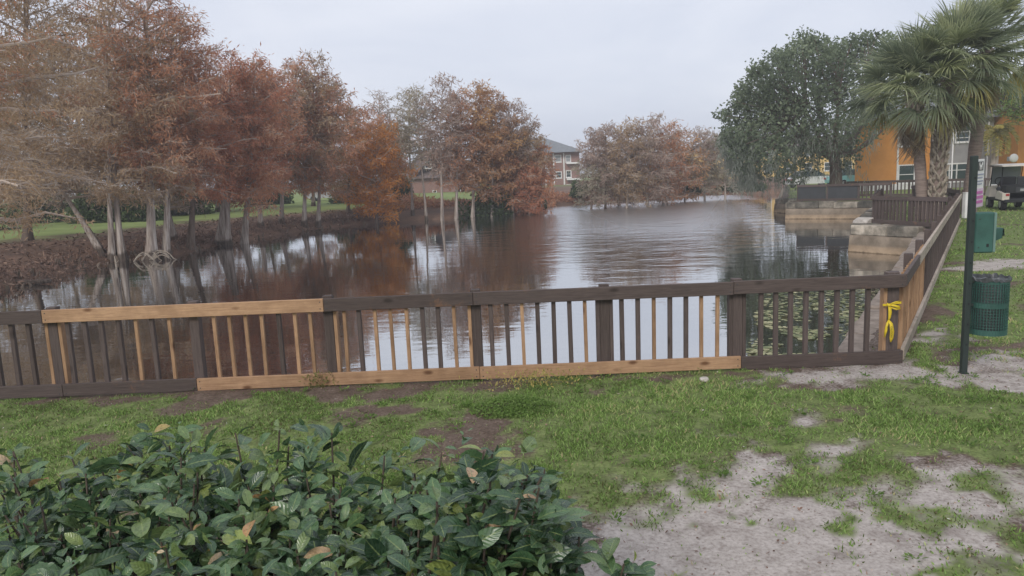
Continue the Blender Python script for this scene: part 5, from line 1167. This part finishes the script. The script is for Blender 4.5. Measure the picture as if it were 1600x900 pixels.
def golf_cart():
    p = on_z(1578, 326, 0.0); t = thing('golf_cart', 'black and cream golf cart seen from behind on the right lawn', 'golf cart', (p[0], p[1], 0), math.radians(72))
    # local +X is forward
    loft('chassis', [[(x, y, z) for x, z in [(-1.15, .34), (-1.15, .46), (1.1, .46), (1.2, .34)]] for y in (-.55, .55)], m_black, t)
    loft('front_cowl', [[(x, y, z) for x, z in [(.65, .45), (.75, .92), (1.05, .80), (1.25, .5)]] for y in (-.56, .56)], m_cream, t)
    for y in (-.5, .5): loft('rear_fender', [[(x, y + d, z) for x, z in [(-1.18, .4), (-1.2, .66), (-.5, .74), (-.3, .44)]] for d in (-.12, .12)], m_cream, t)
    bx('seat', (.5, 1.05, .14), (-.25, 0, .80), m_dark, t, bev=.04); bx('seat_base', (.6, 1.0, .30), (-.28, 0, .60), m_dark, t, bev=.03)
    bx('backrest', (.10, .52, .40), (-.56, .28, 1.08), m_black, t, (0, -.14, 0), .04); bx('backrest', (.10, .50, .40), (-.56, -.27, 1.08), m_dark, t, (0, -.14, 0), .04)
    bx('cargo_box', (.42, 1.05, .34), (-.92, 0, .80), m_black, t, bev=.03); bx('tailgate', (.03, .58, .2), (-1.145, -.12, .78), m_dark, t, bev=.01); bx('bumper', (.08, 1.1, .12), (-1.2, 0, .36), m_black, t, bev=.02)
    bx('plate', (.012, .3, .09), (-1.168, -.12, .78), m_metal, t, bev=0)
    for y in (-.45, .45): bx('taillight', (.03, .12, .08), (-1.205, y, .60), m_lamp_r, t, bev=.01)
    for x, x2 in ((-.62, -.70), (.85, .55)):
        for y in (-.52, .52):
            a = Acc(); a.tube([[x, y, .5], [x2, y, 1.72]], [.02, .02], 8); mobj('roof_post', a.mesh('roof_post', m_black, True), t)
    loft('canopy', [[(x, y, z - abs(y) * .05) for x, z in [(-1.05, 1.70), (-1.0, 1.76), (0, 1.80), (.75, 1.77), (.85, 1.70)]] for y in (-.62, -.5, .5, .62)], m_cream, t, False)
    bx('windshield', (.01, 1.0, .72), (.70, 0, 1.30), m_glassl, t, (0, -.2, 0), 0)
    a = Acc(); th = np.linspace(0, 2 * np.pi, 21); a.tube(np.stack([.42 + .07 * np.cos(th), .28 + .17 * np.cos(th + np.pi / 2), 1.08 + .15 * np.sin(th + np.pi / 2)], -1), .016, 6, cap=False); a.tube([[.42, .28, 1.08], [.7, .28, .8]], [.02, .02], 6); mobj('steering_wheel', a.mesh('steering_wheel', m_black, True), t)
    for x in (-.85, .8):
        for y in (-.50, .50): wheel(t, x, y, .23, .19)
golf_cart()

# ------------------------------------------------------------------ lily pads
def lilies():
    rng = np.random.default_rng(6); n = 2600; px = rng.uniform(1160, 1380, n); py = rng.uniform(438, 570, n); P = np.array([on_z(x, y, WZ + .006) for x, y in zip(px, py)])
    d, i = poly_sd(P[:, 0], P[:, 1], LAKE); k = (d < -.05) & (fbm(P[:, 0] * 1.3, P[:, 1] * 1.0, 14) > .44) & (px > 1190 + (py - 440) * -.2); P = P[k]; d = d[k]; a = Acc()
    for p in P:
        r = rng.uniform(.016, .04) + .05 * rng.random() ** 3; az = rng.uniform(0, 6.28); th = az + np.linspace(.25, 6.03, 9); z = p[2] + rng.uniform(0, .012); tl = rng.normal(0, .07, 2)
        V = [[p[0], p[1], z]] + [[p[0] + r * math.cos(x), p[1] + r * math.sin(x), z + .004 + r * (tl[0] * math.cos(x) + tl[1] * math.sin(x))] for x in th]
        a.add(V, [[0, 1, 2, 3], [0, 3, 4, 5], [0, 5, 6, 7], [0, 7, 8, 9]], rng.beta(2, 1.6))
    o = mobj('lily_pads', a.mesh('lily_pads', FOL['lily'])); tag(o, 'green and yellow lily pads floating in the corner by the sea wall', 'lily pads', kind='stuff')
lilies()

# ------------------------------------------------------------------ grass, weeds, debris of the yard
def grass():
    rng = np.random.default_rng(12); a = Acc()
    def scatter(n, x0, x1, y0, y1, hmin, hmax, w):
        X = rng.uniform(x0, x1, n); Y = rng.uniform(y0, y1, n); g, s, l, dr = zones(X, Y); d, i = poly_sd(X, Y, LAKE)
        clump = np.clip((fbm(X * 4.5, Y * 4.5, 71) - .30) * 3.2, 0.06, 1)
        k = (rng.random(n) < np.maximum(g ** 1.2 * clump, .012)) & (d > .3) & (i < NWALL); X, Y, g = X[k], Y[k], g[k]; n = len(X); P = np.column_stack([X, Y, height(X, Y) - .004])
        big = fbm(X * 1.1, Y * 1.1, 81); D = unit(rng.normal(0, .55, (n, 3)) * [1, 1, .2] + [0, 0, .75]); W = unit(np.cross(D, rng.normal(0, 1, D.shape)))
        L = rng.uniform(hmin, hmax, n) * (.55 + .9 * np.clip(big - .15, 0, 1)) * (.5 + .5 * g)
        ti = np.clip(.12 + (big - .5) * .9 + rng.uniform(0, .78, n) + (rng.random(n) > .955) * .5, 0, 1); a.kites(P, D, W, L, w * rng.uniform(.6, 1.3, n), ti)
    scatter(330000, -5.6, 6.2, 3.0, 8.4, .022, .070, .0042)
    scatter(60000, 3.6, 14.5, 7.4, 17, .035, .085, .0085)
    scatter(26000, 8, 26, 16, 34, .05, .12, .017)
    o = mobj('grass', a.mesh('grass', FOL['grass'])); tag(o, 'short patchy green grass of the yard and lawn', 'grass', kind='stuff')
    # broadleaf weeds: the pale patch and scattered rosettes
    a = Acc(); c = on_z(802, 640, 0)
    n = 3200; th = rng.uniform(0, 6.28, n); rr = np.sqrt(rng.random(n)); X = c[0] + .40 * rr * np.cos(th); Y = c[1] + .30 * rr * np.sin(th); P = np.column_stack([X, Y, height(X, Y) + rng.uniform(.01, .10, n) * (1.1 - rr ** 2)])
    D = unit(rng.normal(0, 1, (n, 3)) * [1, 1, .4] + [0, 0, .25]); a.kites(P, D, unit(np.cross(D, rng.normal(0, .5, D.shape) + [0, 0, 1])), rng.uniform(.016, .034, n), rng.uniform(.005, .010, n), np.clip(rng.normal(.62, .22, n), 0, 1))
    for _ in range(260):
        X, Y = rng.uniform(-3.5, 5.5), rng.uniform(3.6, 7.9); g = zones(np.array([X]), np.array([Y]))
        if g[0][0] < .25 and rng.random() > .25: continue
        m = 22; z = float(height(np.array([X]), np.array([Y]))[0]); az = rng.uniform(0, 6.28, m); D = unit(np.stack([np.cos(az), np.sin(az), rng.uniform(.1, .8, m)], -1)); P = np.array([X, Y, z + .008]) + D * rng.uniform(0, .05, m)[:, None]
        a.kites(P, D, unit(np.cross(D, rng.normal(0, .4, D.shape) + [0, 0, 1])), rng.uniform(.02, .045, m), rng.uniform(.005, .011, m), np.clip(rng.normal(.45, .2, m), 0, 1))
    o = mobj('weeds', a.mesh('weeds', FOL['fresh'])); tag(o, 'small broad-leaved weeds and clover in the lawn', 'weeds', kind='stuff')
    a = Acc(); n = 5200; X = rng.uniform(-5.5, 6, n); Y = rng.uniform(3.2, 8.2, n); P = np.column_stack([X, Y, height(X, Y) + .006]); D = unit(rng.normal(0, 1, (n, 3)) * [1, 1, .25]); W = unit(np.cross(D, rng.normal(0, .35, D.shape) + [0, 0, 1]))
    a.kites(P, D, W, rng.uniform(.008, .034, n), rng.uniform(.002, .009, n), np.clip(rng.beta(1.6, 2, n) + (rng.random(n) > .975) * .5, 0, 1))
    o = mobj('yard_debris', a.mesh('yard_debris', FOL['litter'])); tag(o, 'dead leaf bits and small debris strewn over the yard', 'debris', kind='stuff')
    # yellowing weed by the foot of the fence
    for k, (px, py, lab) in enumerate([(500, 607, 'small yellow-green weed at the foot of the fence under the tan rail'), (838, 602, 'bushy yellowing weed clump at the fence foot right of centre')]):
        c = on_z(px, py, 0); t = thing('fence_weed', lab, 'weed', (c[0], c[1], 0)); a = Acc(); m = 160 if k == 0 else 420; sp = .07 if k == 0 else .26
        st = rng.normal(0, sp, (m, 3)) * [1, .35, 0] + [0, 0, 0]; D = unit(rng.normal(0, .6, (m, 3)) + [0, 0, .6]); Lh = rng.uniform(.0, .13 if k else .17, m)
        a.kites(st + np.outer(Lh, [0, 0, 1]), D, unit(np.cross(D, rng.normal(0, 1, D.shape))), rng.uniform(.02, .05, m), rng.uniform(.004, .011, m), rng.uniform(.2, 1, m)); mobj('leaves', a.mesh('leaves', FOL['frondy']), t, kind='stuff')
grass()

# ------------------------------------------------------------------ foreground shrub
def shrub():
    rng = np.random.default_rng(33)
    base = np.array([-0.85, 2.55, 0.0]); t = thing('viburnum_shrub', 'broad leafy evergreen shrub in the foreground below the camera', 'shrub', tuple(base))
    def leaf_mesh(name, seed, tint):
        r = np.random.default_rng(seed); n = 6; u = np.linspace(0, 1, n); w = .23 * np.sin(np.pi * np.clip(u * .93 + .035, 0, 1)) ** .75 * (1 + .25 * u); w[-1] = .015; w[0] = .03
        curl = r.uniform(.12, .5); fold = r.uniform(.12, .4); side = r.uniform(-.12, .12); V = []
        for k in range(n):
            c = np.array([u[k], side * u[k] ** 2, -curl * u[k] ** 2 + .10 * u[k]]); V += [c + [0, -w[k], fold * w[k]], c, c + [0, w[k], fold * w[k]]]
        F = [[3 * k + j, 3 * k + j + 1, 3 * k + j + 4, 3 * k + j + 3] for k in range(n - 1) for j in (0, 1)]
        return np.array(V), np.array(F), tint
    # outline of the shrub's top as a height field over its footprint
    tips = []
    for px, py, d0, d1 in [(20, 700, 2.6, 3.6), (60, 722, 2.7, 3.5), (110, 712, 2.7, 3.5), (160, 706, 2.7, 3.5), (200, 690, 2.8, 3.5), (240, 668, 2.9, 3.5), (285, 660, 3.0, 3.5), (330, 678, 3.0, 3.4), (370, 672, 3.0, 3.4), (405, 690, 2.9, 3.4), (440, 664, 2.9, 3.4), (480, 662, 2.9, 3.4), (520, 672, 2.9, 3.3), (560, 690, 2.8, 3.3), (600, 708, 2.7, 3.2), (640, 690, 2.8, 3.2), (690, 702, 2.7, 3.2), (730, 672, 2.8, 3.2), (770, 700, 2.7, 3.1), (825, 696, 2.7, 3.0), (850, 730, 2.6, 3.0), (870, 790, 2.5, 2.9), (900, 850, 2.4, 2.7), (985, 880, 2.3, 2.5)]:
        tips.append((px, py, d0, d1))
    tips = np.array(tips); heads = []
    for k in range(820):
        px = rng.uniform(-60, 890) if k > 24 else tips[k % 24, 0]
        f = rng.random() ** .8
        ytop = np.interp(px, tips[:, 0], tips[:, 1]); Y = np.interp(px, tips[:, 0], tips[:, 3]) - f * 1.25 if k > 24 else tips[k % 24, 3]
        top = at_y(px, ytop + 14, np.interp(px, tips[:, 0], tips[:, 3])); p = at_y(px, 700, Y)
        z = top[2] - .05 - .10 * f + rng.normal(0, .05) + .10 * (fbm(np.array([p[0] * 2.2]), np.array([Y * 2.2]), 7)[0] - .5)
        if k <= 24: z = top[2] + .03
        if rng.random() < .28 and k > 24: z -= rng.uniform(.08, .45)
        heads.append((p[0], Y, z))
    for px, py, Y in [(905, 838, 2.55), (940, 862, 2.5), (975, 882, 2.45), (890, 870, 2.45), (860, 800, 2.7), (868, 850, 2.6), (840, 870, 2.5), (1000, 885, 2.42)]: q = at_y(px, py, Y); heads.append((q[0], q[1], q[2]))
    for k in range(170):      # right flank and front face
        px = rng.uniform(680, 880); py = rng.uniform(740, 930); q = at_y(px, py, rng.uniform(2.25, 2.85))
        if py < np.interp(px, tips[:, 0], tips[:, 1]) + 20: continue
        heads.append((q[0], q[1], q[2]))
    heads = np.array(heads) - base
    var = [leaf_mesh('leaf', 200 + k, None) for k in range(7)]
    leaves = []            # (pos, rotation matrix, length, variant, tint)
    for hx, hy, hz in heads:
        m = rng.integers(5, 9); up = unit(np.array([rng.normal(0, .35), rng.normal(-.1, .35), 1.0])); az0 = rng.uniform(0, 6.28); ht = rng.normal(.46, .27)
        for j in range(m):
            az = az0 + j * 2.4; el = rng.uniform(.05, .85) - .05 * j; d = np.array([math.cos(az) * math.cos(el), math.sin(az) * math.cos(el), math.sin(el)]) + up * .25; d = unit(d)
            n_ = up - d * (up @ d); n_ = unit(n_ + rng.normal(0, .42, 3)); y = np.cross(n_, d); y = unit(y); n_ = np.cross(d, y)
            tin = np.clip(ht + rng.normal(0, .16), 0, .86)
            r = rng.random()
            if r > .984: tin = rng.uniform(.94, 1.0)
            elif r > .955: tin = rng.uniform(.86, .93)
            pos = np.array([hx, hy, hz]) - up * (.022 * j) + d * .012
            leaves.append((pos, np.stack([d, y, n_], -1), (.035 + .11 * rng.random() ** 1.3) * (.7 if j < 2 else 1.0), rng.integers(0, 7), tin))
    VEIN = np.array([[e_, k_ / 5.0, 0] for k_ in range(6) for e_ in (1, 0, 1)])
    def add_vein(me, n_):
        at = me.attributes.new('vein', 'FLOAT_VECTOR', 'POINT'); at.data.foreach_set('vector', np.tile(VEIN, (n_, 1)).astype(np.float32).ravel())
    cam_l = _C - base
    vis = np.array([(l[2] / np.linalg.norm(l[0] - cam_l)) * (1.0 + .8 * (l[0][2] > .55)) for l in leaves]); order = np.argsort(-vis); ind = set(order[:900:3][:300].tolist())
    acc = Acc(); tints = np.linspace(.04, .98, 16); cache = {}
    for i, (pos, Rm, L, v, tin) in enumerate(leaves):
        if i in ind:
            ti = int(np.argmin(abs(tints - tin))); key = (v, ti)
            if key not in cache: V, F, _ = var[v]; cache[key] = np_mesh('leaf', V, F, shrub_leaf, np.full(len(V), tints[ti]), True); add_vein(cache[key], 1)
            o = bpy.data.objects.new('leaf', cache[key]); link(o, t); o.matrix_local = Matrix.Translation(Vector(pos)) @ Matrix(Rm.tolist()).to_4x4() @ Matrix.Scale(L, 4)
        else:
            V, F, _ = var[v]; acc.add((V * L) @ Rm.T + pos, F, tin)
    fm = acc.mesh('foliage', shrub_leaf, True); add_vein(fm, len(fm.vertices) // 18); mobj('foliage', fm, t, kind='stuff')
    st = Acc()
    for k, (hx, hy, hz) in enumerate(heads):
        if k % 2: continue
        b = np.array([hx * .6 + rng.normal(0, .08), hy * .5 + rng.normal(0, .08), -.02]); m = np.array([hx * .9, hy * .85, hz * .55]) + rng.normal(0, .05, 3); st.tube([b, m, [hx, hy, hz]], [.011, .007, .004], 5, cap=False)
    mobj('stems', st.mesh('stems', stem_mat, True), t, kind='stuff')
shrub()

# ------------------------------------------------------------------ even haze volume, added for the window pane's veil and faded distance
def haze():
    m = bpy.data.materials.new('haze'); m.use_nodes = True; nt = m.node_tree; nt.nodes.clear(); out = nt.nodes.new('ShaderNodeOutputMaterial'); v = nt.nodes.new('ShaderNodeVolumePrincipled')
    v.inputs['Color'].default_value = (0.93, 0.95, 1.0, 1); v.inputs['Density'].default_value = 0.0015; v.inputs['Anisotropy'].default_value = 0.0; nt.links.new(v.outputs[0], out.inputs['Volume'])
    a = Acc(); a.box((0, 640, 6.6), (1860, 1530, 20.2)); o = mobj('haze', a.mesh('haze', m)); o['kind'] = 'stuff'; o['label'] = 'pale even haze added over the lake and grounds'; o['category'] = 'haze'
HAZE = True
if HAZE: haze()
